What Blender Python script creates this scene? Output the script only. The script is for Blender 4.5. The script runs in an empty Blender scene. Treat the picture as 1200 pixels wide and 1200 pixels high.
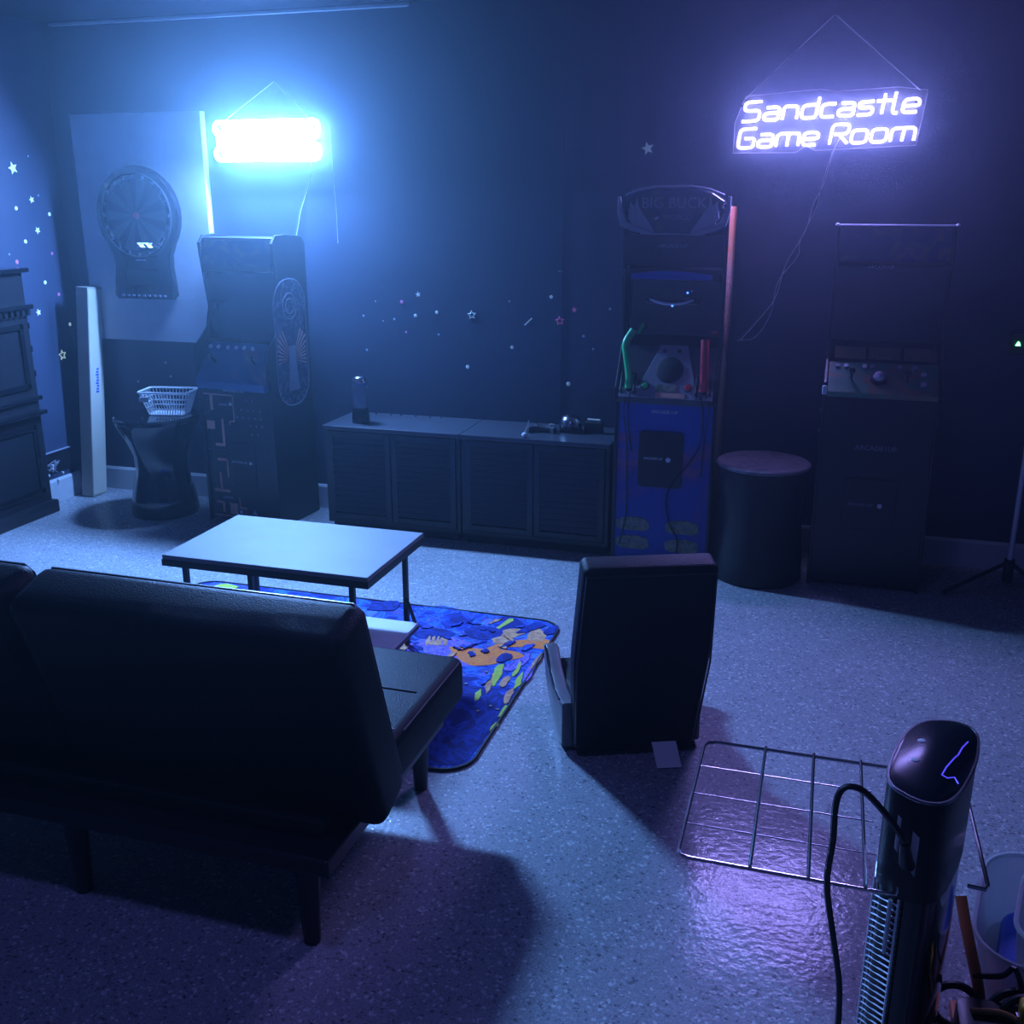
import bpy, bmesh, math, random
from math import sin, cos, pi, radians, tan
from mathutils import Vector, Matrix

# ------------------------------------------------------------ camera, world, exposure
S = bpy.context.scene
COL = S.collection
PITCH = YAW = radians(17.0)
CAM_H = 1.65
cam_d = bpy.data.cameras.new('camera'); cam = bpy.data.objects.new('camera', cam_d); COL.objects.link(cam)
cam_d.sensor_fit = 'HORIZONTAL'; cam_d.sensor_width = 36; cam_d.lens = 36.0; cam_d.clip_start = 0.02
cam.location = (0, 0, CAM_H); cam.rotation_euler = (pi/2 - PITCH, 0, YAW)
S.camera = cam
wd = bpy.data.worlds.new('world'); S.world = wd; wd.use_nodes = True
wd.node_tree.nodes['Background'].inputs[0].default_value = (0.05, 0.07, 0.2, 1)
wd.node_tree.nodes['Background'].inputs[1].default_value = 0.02
S.view_settings.view_transform = 'Standard'; S.view_settings.look = 'None'
S.view_settings.exposure = 0.0; S.view_settings.gamma = 1.0
S.view_settings.use_curve_mapping = False
BLUE_NEON = 66.0      # radiance of the overexposed blue sign's tubes
BLUE_LAMP = 320.0
VIOLET_NEON = 12.0
VIOLET_LAMP = 40.0
GLARE_SCATTER = 0.0115

# thin scatter volume added to stand in for lens glare around the signs
_v = wd.node_tree.nodes.new('ShaderNodeVolumeScatter')
_v.inputs['Color'].default_value = (.62, .85, 1, 1); _v.inputs['Density'].default_value = GLARE_SCATTER; _v.inputs['Anisotropy'].default_value = .82
wd.node_tree.links.new(_v.outputs[0], wd.node_tree.nodes['World Output'].inputs['Volume'])

# dim violet blue ceiling lamp over the camera end of the room
_d = bpy.data.lights.new('ceiling_glow', 'AREA'); _d.shape = 'DISK'; _d.size = .3; _d.energy = 7.5; _d.color = (.20, .22, 1.0)
_o = bpy.data.objects.new('ceiling_glow', _d); COL.objects.link(_o); _o.location = (-.9, 1.45, 2.5)

BACK = 4.95          # back wall plane y
LEFT = -4.12         # left wall plane x
CEIL = 2.54

FW = Vector((-sin(YAW)*cos(PITCH), cos(YAW)*cos(PITCH), -sin(PITCH)))
RT = Vector((cos(YAW), sin(YAW), 0)); UP = RT.cross(FW)
def ray(x, y): return FW + RT*((x-600)/1200) - UP*((y-600)/1200)
def on_y(x, y, Y):
    r = ray(x, y); return Vector((0, 0, CAM_H)) + r*(Y/r.y)
def on_x(x, y, X):
    r = ray(x, y); return Vector((0, 0, CAM_H)) + r*(X/r.x)

# ------------------------------------------------------------ materials
def mat(name, col, rough=0.5, metal=0.0, emis=None, estr=0.0, coat=0.0, trans=0.0, alpha=1.0, bump=None, var=None, spec=None):
    m = bpy.data.materials.new(name); m.use_nodes = True
    nt = m.node_tree; b = nt.nodes['Principled BSDF']
    b.inputs['Base Color'].default_value = (*col, 1)
    b.inputs['Roughness'].default_value = rough; b.inputs['Metallic'].default_value = metal
    b.inputs['Coat Weight'].default_value = coat
    b.inputs['Transmission Weight'].default_value = trans
    b.inputs['Alpha'].default_value = alpha
    if spec is not None: b.inputs['Specular IOR Level'].default_value = spec
    if emis: b.inputs['Emission Color'].default_value = (*emis, 1); b.inputs['Emission Strength'].default_value = estr
    tc = nt.nodes.new('ShaderNodeTexCoord')
    if var is not False:
        sc, amt = var or (6.0, 0.18)
        n = nt.nodes.new('ShaderNodeTexNoise'); n.inputs['Scale'].default_value = sc; n.inputs['Detail'].default_value = 4
        nt.links.new(tc.outputs['Object'], n.inputs['Vector'])
        mx = nt.nodes.new('ShaderNodeMix'); mx.data_type = 'RGBA'
        mx.inputs['A'].default_value = (*[c*(1-amt) for c in col], 1)
        mx.inputs['B'].default_value = (*[min(1, c*(1+amt)) for c in col], 1)
        nt.links.new(n.outputs['Fac'], mx.inputs['Factor']); nt.links.new(mx.outputs['Result'], b.inputs['Base Color'])
    if bump:
        sc, st = bump
        n2 = nt.nodes.new('ShaderNodeTexNoise'); n2.inputs['Scale'].default_value = sc; n2.inputs['Detail'].default_value = 3
        bp = nt.nodes.new('ShaderNodeBump'); bp.inputs['Strength'].default_value = st; bp.inputs['Distance'].default_value = 0.01
        nt.links.new(tc.outputs['Object'], n2.inputs['Vector']); nt.links.new(n2.outputs['Fac'], bp.inputs['Height'])
        nt.links.new(bp.outputs['Normal'], b.inputs['Normal'])
    return m

def ramp(nt, stops, interp='LINEAR'):
    r = nt.nodes.new('ShaderNodeValToRGB'); r.color_ramp.interpolation = interp
    e = r.color_ramp.elements
    e[0].position, e[0].color = stops[0][0], (*stops[0][1], 1)
    e[1].position, e[1].color = stops[1][0], (*stops[1][1], 1)
    for p, c in stops[2:]:
        x = e.new(p); x.color = (*c, 1)
    return r

def floor_mat():
    m = bpy.data.materials.new('flake_epoxy_floor'); m.use_nodes = True; nt = m.node_tree; b = nt.nodes['Principled BSDF']
    tc = nt.nodes.new('ShaderNodeTexCoord')
    v1 = nt.nodes.new('ShaderNodeTexVoronoi'); v1.inputs['Scale'].default_value = 135
    v2 = nt.nodes.new('ShaderNodeTexVoronoi'); v2.inputs['Scale'].default_value = 300
    big = nt.nodes.new('ShaderNodeTexNoise'); big.inputs['Scale'].default_value = 1.6; big.inputs['Detail'].default_value = 5
    for n in (v1, v2, big): nt.links.new(tc.outputs['Object'], n.inputs['Vector'])
    s1 = nt.nodes.new('ShaderNodeSeparateColor'); nt.links.new(v1.outputs['Color'], s1.inputs[0])
    s2 = nt.nodes.new('ShaderNodeSeparateColor'); nt.links.new(v2.outputs['Color'], s2.inputs[0])
    r1 = ramp(nt, [(0, (.03, .032, .04)), (.045, (.03, .032, .04)), (.06, (.36, .37, .41)), (.86, (.44, .45, .49)), (.93, (1, 1, 1)), (1, (1, 1, 1))], 'CONSTANT')
    r2 = ramp(nt, [(0, (.10, .10, .13)), (.08, (.33, .34, .38)), (.5, (.38, .39, .43)), (.75, (.48, .49, .53)), (.9, (.7, .71, .75))], 'CONSTANT')
    nt.links.new(s1.outputs[0], r1.inputs[0]); nt.links.new(s2.outputs[0], r2.inputs[0])
    mx = nt.nodes.new('ShaderNodeMix'); mx.data_type = 'RGBA'; mx.inputs['Factor'].default_value = .5
    nt.links.new(r1.outputs[0], mx.inputs['A']); nt.links.new(r2.outputs[0], mx.inputs['B'])
    gm = nt.nodes.new('ShaderNodeMix'); gm.data_type = 'RGBA'; gm.blend_type = 'MULTIPLY'; gm.inputs['Factor'].default_value = .35
    nt.links.new(mx.outputs['Result'], gm.inputs['A']); nt.links.new(big.outputs['Fac'], gm.inputs['B'])
    nt.links.new(gm.outputs['Result'], b.inputs['Base Color'])
    b.inputs['Roughness'].default_value = .6; b.inputs['Coat Weight'].default_value = .42; b.inputs['Coat Roughness'].default_value = .15
    n = nt.nodes.new('ShaderNodeTexNoise'); n.inputs['Scale'].default_value = 60; n.inputs['Detail'].default_value = 3
    n3 = nt.nodes.new('ShaderNodeTexNoise'); n3.inputs['Scale'].default_value = 7; n3.inputs['Detail'].default_value = 2
    for q in (n, n3): nt.links.new(tc.outputs['Object'], q.inputs['Vector'])
    ad = nt.nodes.new('ShaderNodeMath'); ad.operation = 'MULTIPLY_ADD'; ad.inputs[1].default_value = .45
    nt.links.new(n.outputs['Fac'], ad.inputs[0]); nt.links.new(n3.outputs['Fac'], ad.inputs[2])
    bp = nt.nodes.new('ShaderNodeBump'); bp.inputs['Strength'].default_value = .35; bp.inputs['Distance'].default_value = .006
    nt.links.new(ad.outputs[0], bp.inputs['Height'])
    nt.links.new(bp.outputs['Normal'], b.inputs['Normal']); nt.links.new(bp.outputs['Normal'], b.inputs['Coat Normal'])
    return m

def art_mat(name, stops, scale=3.0, dist=2.5, gradz=None, mask=None, rough=.45, kind='noise'):
    """printed art: warped noise through a colour ramp, optionally pushed by object height"""
    m = bpy.data.materials.new(name); m.use_nodes = True; nt = m.node_tree; b = nt.nodes['Principled BSDF']
    tc = nt.nodes.new('ShaderNodeTexCoord')
    if kind == 'wave':
        n = nt.nodes.new('ShaderNodeTexWave'); n.inputs['Scale'].default_value = scale; n.inputs['Distortion'].default_value = dist
        n.inputs['Detail'].default_value = 3
    else:
        n = nt.nodes.new('ShaderNodeTexNoise'); n.inputs['Scale'].default_value = scale; n.inputs['Distortion'].default_value = dist
        n.inputs['Detail'].default_value = 5
    nt.links.new(tc.outputs['Object'], n.inputs['Vector'])
    fac = n.outputs['Fac']
    if gradz:
        sp = nt.nodes.new('ShaderNodeSeparateXYZ'); nt.links.new(tc.outputs['Object'], sp.inputs[0])
        mr = nt.nodes.new('ShaderNodeMapRange'); mr.inputs['From Min'].default_value = gradz[0]; mr.inputs['From Max'].default_value = gradz[1]
        nt.links.new(sp.outputs['Z'], mr.inputs['Value'])
        mi = nt.nodes.new('ShaderNodeMix'); mi.data_type = 'FLOAT'; mi.inputs['Factor'].default_value = gradz[2]
        nt.links.new(fac, mi.inputs['A']); nt.links.new(mr.outputs[0], mi.inputs['B']); fac = mi.outputs['Result']
    r = ramp(nt, stops); nt.links.new(fac, r.inputs[0]); nt.links.new(r.outputs[0], b.inputs['Base Color'])
    b.inputs['Roughness'].default_value = rough
    return m

M = {}
M['floor'] = floor_mat()
M['wall'] = mat('navy_wall_paint', (.042, .058, .108), .5, bump=(180, .12), var=(2, .12))
M['ceiling'] = mat('ceiling_paint', (.022, .028, .045), .6, bump=(120, .15))
M['white_base'] = mat('white_baseboard_paint', (.62, .64, .68), .4)
M['white_board'] = mat('white_board', (.46, .48, .54), .55)
M['black_wood'] = mat('black_laminate', (.012, .013, .018), .35)
M['black_gloss'] = mat('black_gloss', (.006, .007, .01), .12, coat=.5)
M['black_plastic'] = mat('black_plastic', (.012, .013, .016), .4)
M['black_matte'] = mat('black_matte', (.01, .011, .014), .7)
M['black_leather'] = mat('black_faux_leather', (.006, .007, .011), .5, bump=(260, .25), spec=.13)
M['piping'] = mat('dark_piping', (.02, .02, .025), .35)
M['black_metal'] = mat('black_metal', (.012, .013, .016), .4, metal=.3)
M['table_white'] = mat('white_tabletop', (.23, .245, .27), .55, spec=.3)
M['glass'] = mat('clear_glass', (.85, .9, 1), .04, trans=1.0, var=False)
M['screen'] = mat('dark_screen_glass', (.006, .007, .012), .08, coat=1.0)
M['chrome'] = mat('steel_wire', (.5, .5, .53), .22, metal=1.0)
M['silver_mesh'] = mat('silver_grille', (.75, .77, .82), .35, metal=.45)
M['pole'] = mat('pale_pole', (.6, .6, .7), .35, metal=.15)
M['timber'] = mat('raw_timber', (.40, .36, .30), .7, var=(14, .15), bump=(60, .15))
M['timber_pale'] = mat('pale_board_face', (.62, .58, .48), .65)
M['basket'] = mat('white_plastic', (.7, .72, .75), .4)
M['darkgrey'] = mat('dark_grey_plastic', (.05, .052, .06), .4)
M['grey_print'] = mat('grey_print', (.26, .26, .31), .5)
M['light_print'] = mat('white_print', (.7, .72, .78), .5, var=False)
M['orange_print'] = mat('orange_print', (.75, .36, .28), .5)
M['dot_print'] = mat('dot_print', (.28, .28, .36), .5, var=False)
M['green'] = mat('green_plastic', (.03, .55, .16), .35)
M['red'] = mat('red_plastic', (.55, .03, .05), .35)
M['orange'] = mat('orange_plastic', (1, .24, .08), .4)
M['yellow'] = mat('yellow_plastic', (.8, .5, .05), .4)
M['amber'] = mat('amber_trim', (.6, .3, .1), .45)
M['paper'] = mat('paper', (.85, .84, .84), .8)
M['clear_plastic'] = mat('translucent_plastic', (.80, .84, .92), .25, trans=.35, alpha=.85)
M['blue_lid'] = mat('blue_content', (.03, .10, .5), .5)
M['star'] = mat('pale_star_sticker', (.75, .85, .8), .6, emis=(.6, .85, .8), estr=.05, var=False)
M['star_dim'] = mat('dim_star_sticker', (.34, .42, .5), .6, var=False)
M['star_glow'] = mat('glow_star_sticker', (.8, .9, .85), .6, emis=(.65, .9, .85), estr=.35, var=False)
M['star_pink'] = mat('pink_star_sticker', (.75, .2, .42), .6, emis=(.8, .2, .45), estr=.06, var=False)
M['led_green'] = mat('green_led', (.1, 1, .2), .4, emis=(.1, 1, .25), estr=12, var=False)
M['led_blue'] = mat('blue_led', (.1, .2, 1), .4, emis=(.08, .25, 1), estr=2.5, var=False)
M['led_strip'] = mat('violet_led_line', (.1, .1, 1), .4, emis=(.10, .08, 1), estr=.9, var=False)
M['neon_blue'] = mat('cyan_neon_tube', (.5, .8, 1), .4, emis=(.12, .36, 1.0), estr=BLUE_NEON, var=False)
M['neon_core'] = mat('white_neon_tube', (.9, .9, 1), .4, emis=(.24, .38, 1.0), estr=BLUE_NEON, var=False)
M['neon_red'] = mat('red_neon_tube', (1, .3, .3), .4, emis=(1, .12, .12), estr=1.5, var=False)
M['neon_violet'] = mat('violet_white_neon_tube', (.9, .85, 1), .4, emis=(.52, .46, 1.0), estr=VIOLET_NEON, var=False)
M['acrylic'] = mat('clear_acrylic', (.75, .8, 1), .15, alpha=.05, var=False)
M['wire_white'] = mat('pale_cable', (.5, .5, .62), .5)
M['art_blue'] = art_mat('blue_sunset_art', [(0, (.01, .03, .28)), (.4, (.02, .05, .34)), (.5, (.08, .05, .28)), (.56, (.25, .08, .2)), (.63, (.03, .07, .4)), (1, (.02, .1, .5))], 4, 1.2, gradz=(0, .8, .45))
M['art_side'] = art_mat('orange_hide_art', [(0, (.05, .03, .02)), (.38, (.12, .06, .05)), (.46, (.25, .10, .06)), (.5, (.8, .5, .4)), (.55, (.35, .14, .10)), (.62, (.95, .6, .5)), (.72, (1, .35, .10)), (.85, (.9, .28, .25)), (1, (.5, .32, .9))], 14, 3.0, gradz=(.75, 1.55, .55))
M['art_medal'] = art_mat('medallion_art', [(0, (.03, .05, .04)), (.45, (.12, .15, .10)), (.6, (.3, .25, .18)), (1, (.15, .2, .2))], 22, 3)
M['art_panel'] = art_mat('blue_orange_panel_art', [(0, (.01, .04, .13)), (.5, (.02, .09, .22)), (.62, (.03, .11, .26)), (.75, (.5, .2, .12)), (1, (.7, .5, .1))], 3.2, .6)
M['art_green'] = art_mat('green_brown_art', [(0, (.02, .05, .04)), (.45, (.05, .22, .14)), (.55, (.20, .14, .07)), (.7, (.06, .16, .12)), (1, (.3, .28, .2))], 6, 1)
M['art_faded'] = art_mat('dark_marquee_art', [(0, (.01, .02, .05)), (.5, (.02, .03, .07)), (.65, (.06, .06, .06)), (1, (.02, .05, .2))], 9, 2, rough=.2)
M['art_gold'] = art_mat('gold_strip_art', [(0, (.03, .03, .02)), (.5, (.14, .11, .05)), (1, (.22, .18, .1))], 60, 1)
M['stool_top'] = art_mat('marbled_stool_top', [(0, (.10, .09, .10)), (.5, (.22, .20, .23)), (.6, (.12, .11, .13)), (1, (.3, .28, .32))], 7, 2.5, rough=.3)
M['art_oval'] = art_mat('oval_burst_ground', [(0, (.015, .02, .05)), (.5, (.04, .045, .10)), (.62, (.14, .12, .2)), (1, (.05, .04, .1))], 16, 3)
M['rug'] = art_mat('rug_art', [(0, (.005, .01, .10)), (.36, (.008, .02, .22)), (.45, (.02, .06, .5)), (.5, (.04, .22, .75)), (.53, (.02, .05, .4)), (.58, (.10, .09, .35)), (.63, (.05, .3, .8)), (.70, (.25, .12, .5)), (1, (.05, .3, .6))], 5.5, 2.6, rough=.95)
M['rug_orange'] = art_mat('rug_orange', [(0, (.6, .10, .02)), (.4, (.9, .2, .04)), (.5, (1, .33, .05)), (.58, (.8, .2, .08)), (1, (1, .6, .25))], 26, 2, rough=.95)
M['rug_lilac'] = art_mat('rug_lilac', [(0, (.02, .03, .3)), (.42, (.10, .06, .4)), (.5, (.42, .25, .85)), (.6, (.08, .12, .6)), (1, (.5, .35, .8))], 22, 3, rough=.95)
M['rug_lime'] = art_mat('rug_lime', [(0, (.1, .4, .05)), (.5, (.55, .65, .08)), (1, (.1, .6, .4))], 26, 2, rough=.95)
M['rug_sand'] = art_mat('rug_sand', [(0, (.25, .1, .1)), (.45, (.6, .3, .15)), (.55, (.75, .4, .2)), (1, (.9, .8, .6))], 24, 2, rough=.95)
M['rug_navy'] = art_mat('rug_navy', [(0, (.003, .006, .07)), (.45, (.006, .015, .18)), (.53, (.012, .05, .40)), (.6, (.006, .02, .2)), (1, (.02, .08, .5))], 7, 3.5, rough=.95)

# ------------------------------------------------------------ geometry helpers
class G:
    def __init__(s): s.bm = bmesh.new()
    def box(s, a, b, bev=0.0, seg=2, rot=None, piv=None):
        t = bmesh.new(); bmesh.ops.create_cube(t, size=1)
        a, b = Vector(a), Vector(b); c = (a+b)/2; d = b-a
        for v in t.verts: v.co = Vector((v.co.x*d.x, v.co.y*d.y, v.co.z*d.z)) + c
        if bev: bmesh.ops.bevel(t, geom=list(t.edges), offset=bev, segments=seg, profile=.5, affect='EDGES')
        if rot is not None:
            bmesh.ops.rotate(t, verts=t.verts, cent=piv or c, matrix=rot)
        s._add(t); return s
    def _add(s, t):
        me = bpy.data.meshes.new('tmp'); t.to_mesh(me); t.free(); s.bm.from_mesh(me); bpy.data.meshes.remove(me)
    def prism(s, pts, axis, lo, hi, bev=0.0, seg=2):
        """pts 2-D outline; axis 'x': pts=(y,z); 'y': (x,z); 'z': (x,y)"""
        t = bmesh.new()
        def P(p, h): return {'x': (h, p[0], p[1]), 'y': (p[0], h, p[1]), 'z': (p[0], p[1], h)}[axis]
        A = [t.verts.new(P(p, lo)) for p in pts]; B = [t.verts.new(P(p, hi)) for p in pts]
        n = len(pts)
        fa = t.faces.new(A[::-1]); fb = t.faces.new(B)
        for i in range(n): t.faces.new((A[i], A[(i+1) % n], B[(i+1) % n], B[i]))
        bmesh.ops.recalc_face_normals(t, faces=t.faces)
        if bev:
            ed = [e for e in t.edges if e in fa.edges or e in fb.edges] if n > 8 else list(t.edges)
            bmesh.ops.bevel(t, geom=ed, offset=bev, segments=seg, profile=.5, affect='EDGES')
        s._add(t); return s
    def tube(s, pts, r, n=8, closed=False, cap=True):
        pts = [Vector(p) for p in pts]; t = bmesh.new(); rings = []
        N = len(pts); up = Vector((0, 0, 1)); prev = None
        for i, p in enumerate(pts):
            if closed: d = (pts[(i+1) % N]-pts[i-1])
            else: d = pts[min(i+1, N-1)]-pts[max(i-1, 0)]
            d.normalize()
            if prev is None:
                a = d.cross(up)
                if a.length < .05: a = d.cross(Vector((1, 0, 0)))
            else:
                a = prev - d*prev.dot(d)
                if a.length < 1e-4: a = d.cross(up)
            a.normalize(); prev = a; b = d.cross(a)
            rr = r[i] if isinstance(r, (list, tuple)) else r
            rings.append([t.verts.new(p + (a*cos(2*pi*k/n) + b*sin(2*pi*k/n))*rr) for k in range(n)])
        for i in range(N if closed else N-1):
            A, B = rings[i], rings[(i+1) % N]
            for k in range(n): t.faces.new((A[k], A[(k+1) % n], B[(k+1) % n], B[k]))
        if cap and not closed: t.faces.new(rings[0][::-1]); t.faces.new(rings[-1])
        bmesh.ops.recalc_face_normals(t, faces=t.faces)
        s._add(t); return s
    def lathe(s, prof, c=(0, 0, 0), n=40):
        t = bmesh.new(); rings = []
        for r, z in prof:
            rings.append([t.verts.new((c[0]+r*cos(2*pi*k/n), c[1]+r*sin(2*pi*k/n), c[2]+z)) for k in range(n)] if r > 1e-5 else [t.verts.new((c[0], c[1], c[2]+z))])
        for A, B in zip(rings, rings[1:]):
            for k in range(n):
                if len(A) == 1 and len(B) == 1: continue
                if len(A) == 1: t.faces.new((A[0], B[k], B[(k+1) % n]))
                elif len(B) == 1: t.faces.new((A[k], A[(k+1) % n], B[0]))
                else: t.faces.new((A[k], A[(k+1) % n], B[(k+1) % n], B[k]))
        bmesh.ops.recalc_face_normals(t, faces=t.faces)
        s._add(t); return s
    def text(s, body, size, mtx, ext=.001, spacing=1.0):
        cu = bpy.data.curves.new('tmp', 'FONT'); cu.body = body; cu.size = size; cu.extrude = ext; cu.align_x = 'CENTER'; cu.align_y = 'CENTER'
        cu.space_character = spacing; cu.resolution_u = 3
        ob = bpy.data.objects.new('tmp', cu); COL.objects.link(ob)
        dg = bpy.context.evaluated_depsgraph_get()
        me = bpy.data.meshes.new_from_object(ob.evaluated_get(dg)); me.transform(mtx)
        s.bm.from_mesh(me); bpy.data.objects.remove(ob); bpy.data.curves.remove(cu); bpy.data.meshes.remove(me)
        return s
    def xf(s, m): bmesh.ops.transform(s.bm, matrix=m, verts=s.bm.verts); return s
    def out(s, name, m, parent=None, smooth=False, kind=None, label=None):
        me = bpy.data.meshes.new(name); s.bm.to_mesh(me); s.bm.free()
        me.materials.append(M[m] if isinstance(m, str) else m)
        if smooth:
            for p in me.polygons: p.use_smooth = True
            try: me.set_sharp_from_angle(angle=radians(40))
            except Exception: pass
        o = bpy.data.objects.new(name, me); COL.objects.link(o)
        if parent: o.parent = parent
        if kind: o['kind'] = kind
        if label: o['label'] = label
        return o
def thing(name, label, cat, loc=(0, 0, 0), rz=0, group=None):
    o = bpy.data.objects.new(name, None); COL.objects.link(o); o.location = loc; o.rotation_euler = (0, 0, rz)
    o.empty_display_size = .05
    o['label'] = label; o['category'] = cat
    if group: o['group'] = group
    return o
def tag(o, label, cat, group=None):
    o['label'] = label; o['category'] = cat
    if group: o['group'] = group
    return o
def struct(g, name, m, parent=None):
    o = g.out(name, m, parent)
    if not parent: o['kind'] = 'structure'
    return o
def rrect(x0, y0, x1, y1, r, n=6):
    out = []
    for cx, cy, a in ((x1-r, y1-r, 0), (x0+r, y1-r, 90), (x0+r, y0+r, 180), (x1-r, y0+r, 270)):
        for k in range(n+1):
            t = radians(a+90*k/n); out.append((cx+r*cos(t), cy+r*sin(t)))
    return out
def smooth_path(pts, k=6):
    P = [Vector(p) for p in pts]; P = [P[0]*2-P[1]] + P + [P[-1]*2-P[-2]]; out = []
    for i in range(1, len(P)-2):
        for j in range(k):
            t = j/k; a, b, c, d = P[i-1], P[i], P[i+1], P[i+2]
            out.append(.5*((2*b)+(c-a)*t+(2*a-5*b+4*c-d)*t*t+(3*b-a-3*c+d)*t**3))
    out.append(P[-2]); return out
FRONT = Matrix(((1, 0, 0, 0), (0, 0, -1, 0), (0, 1, 0, 0), (0, 0, 0, 1)))   # text facing -y
def front_at(x, y, z): return Matrix.Translation((x, y, z)) @ FRONT

# ------------------------------------------------------------ room shell
XR, YB = 3.2, -1.6
struct(G().box((LEFT-.1, YB-.1, -.1), (XR+.1, BACK+.1, 0)), 'floor', 'floor')
struct(G().box((LEFT-.1, BACK, 0), (XR+.1, BACK+.1, CEIL)), 'wall_back', 'wall')
struct(G().box((LEFT-.1, YB, 0), (LEFT, BACK, CEIL)), 'wall_left', 'wall')
struct(G().box((XR, YB, 0), (XR+.1, BACK, CEIL)), 'wall_right', 'wall')
struct(G().box((LEFT-.1, YB-.1, 0), (XR+.1, YB, CEIL)), 'wall_front', 'wall')
struct(G().box((LEFT-.1, YB-.1, CEIL), (XR+.1, BACK+.1, CEIL+.1)), 'ceiling', 'ceiling')
struct(G().prism([(BACK, 0), (BACK-.016, 0), (BACK-.016, .12), (BACK-.008, .133), (BACK, .133)], 'x', LEFT, XR), 'baseboard_back', 'white_base')
struct(G().prism([(LEFT, 0), (LEFT+.016, 0), (LEFT+.016, .12), (LEFT+.008, .133), (LEFT, .133)], 'y', 4.46, 4.80), 'baseboard_left', 'white_base')
struct(G().box((-4.06, BACK-.018, CEIL-.022), (-2.02, BACK, CEIL-.004), .004), 'trim_1', 'white_base')
struct(G().box((-1.264, BACK-.003, .14), (-1.256, BACK, 2.05)), 'trim_2', 'wall')

# ------------------------------------------------------------ neon letters
GL = {
 'S': (.66, [[(.64, 1), (.12, 1), (0, .9), (0, .64), (.12, .54), (.52, .54), (.64, .44), (.64, .1), (.52, 0), (-.02, 0)]]),
 'a': (.58, [[(.06, .66), (.46, .66), (.58, .56), (.58, 0), (.12, 0), (0, .09), (0, .27), (.12, .36), (.56, .36)]]),
 'n': (.56, [[(0, 0), (0, .66), (.44, .66), (.56, .55), (.56, 0)]]),
 'd': (.58, [[(.58, 1.03), (.58, 0), (.12, 0), (0, .1), (0, .55), (.12, .66), (.55, .66)]]),
 'c': (.50, [[(.52, .66), (.12, .66), (0, .55), (0, .1), (.12, 0), (.52, 0)]]),
 's': (.54, [[(.54, .66), (.12, .66), (0, .58), (0, .44), (.1, .36), (.44, .36), (.54, .28), (.54, .09), (.44, 0), (0, 0)]]),
 't': (.42, [[(.2, 1.0), (.2, 0)], [(-.06, .66), (.48, .66)]]),
 'l': (.20, [[(0, 1.05), (0, .1), (.08, 0), (.2, 0)]]),
 'e': (.58, [[(.03, .32), (.58, .32), (.58, .55), (.46, .66), (.12, .66), (0, .55), (0, .1), (.12, 0), (.54, 0)]]),
 'G': (.66, [[(.66, 1), (.12, 1), (0, .9), (0, .1), (.12, 0), (.64, 0), (.64, .5), (.24, .5)]]),
 'm': (.90, [[(0, 0), (0, .66), (.78, .66), (.9, .55), (.9, 0)], [(.45, .62), (.45, 0)]]),
 'R': (.66, [[(0, 0), (0, 1), (.54, 1), (.66, .9), (.66, .6), (.54, .5), (.12, .5)], [(.3, .5), (.7, 0)]]),
 'o': (.60, [[(.12, 0), (.48, 0), (.6, .11), (.6, .55), (.48, .66), (.12, .66), (0, .55), (0, .11), (.12, 0)]]),
}
def neon_word(parent, text, x0, x1, z0, tilt, h, y, r=.0062):
    gap = .17; tot = 0
    for ch in text: tot += .34 if ch == ' ' else GL[ch][0] + gap
    sx = (x1-x0)/(tot-gap); x = 0
    for ch in text:
        if ch == ' ': x += .34; continue
        w, strokes = GL[ch]; g = G()
        for st in strokes:
            pts = []
            for (u, v) in st:
                X = x0 + (x+u+.10*v)*sx; pts.append((X, y, z0 + v*h + (X-x0)*tilt))
            # soften corners
            q = [Vector(pts[0])]
            for a, b in zip(pts, pts[1:]):
                a, b = Vector(a), Vector(b); q += [a.lerp(b, .15), a.lerp(b, .85)]
            q.append(Vector(pts[-1])); g.tube(q, r, 6)
        g.out('letter', 'neon_violet', parent, smooth=True)
        x += w + gap

def cord(pts, r): return G().tube(smooth_path(pts, 5), r, 6)

sg = thing('neon_sign', 'violet white neon sign reading Sandcastle Game Room hung on the dark wall', 'sign', (0, BACK, 0))
sy = -.055
neon_word(sg, 'Sandcastle', -.437, .282, 1.975, .035, .078, sy)
neon_word(sg, 'Game Room', -.452, .278, 1.865, .030, .078, sy)
bp = [(-.47, 1.845), (-.20, 1.845), (-.16, 1.872), (-.12, 1.852), (.29, 1.868), (.305, 1.98), (.315, 2.085), (.20, 2.10), (-.05, 2.09), (-.12, 2.10), (-.43, 2.08), (-.47, 1.97)]
G().prism(bp, 'y', -.045, -.040).out('backing_panel', 'acrylic', sg)
G().tube([(a, -.0425, b) for a, b in bp], .0016, 5, closed=True).out('panel_edge', 'wire_white', sg, kind='stuff')
G().tube([(-.43, -.045, 2.07), (-.088, -.006, 2.392)], .0028, 6).out('hanging_wire', 'wire_white', sg)
G().tube([(.285, -.045, 2.085), (-.078, -.006, 2.392)], .0028, 6).out('hanging_wire', 'wire_white', sg)
for sx in (-.44, .28): G().tube([(sx, -.004, 2.04), (sx, -.05, 2.04)], .006, 8).out('standoff', 'chrome', sg)
G().tube([(-.083, 0, 2.392), (-.083, -.012, 2.392)], .005, 8).out('wall_hook', 'chrome', sg)
def wp(px, py, off=.008):
    v = on_y(px, py, BACK-off); return (v.x, v.y-BACK, v.z)
c1 = [wp(985, 160, .04), wp(976, 180, .02), wp(966, 215), wp(953, 240), wp(944, 270), wp(921, 310), wp(908, 350), wp(886, 378), wp(868, 398)]
cord(c1, .0022).out('power_cord', 'wire_white', sg)
c2 = [wp(985, 160, .04), wp(974, 182, .02), wp(962, 222), wp(957, 243), wp(938, 282), wp(935, 300), wp(912, 330), wp(903, 368), wp(885, 395), wp(864, 399)]
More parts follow.
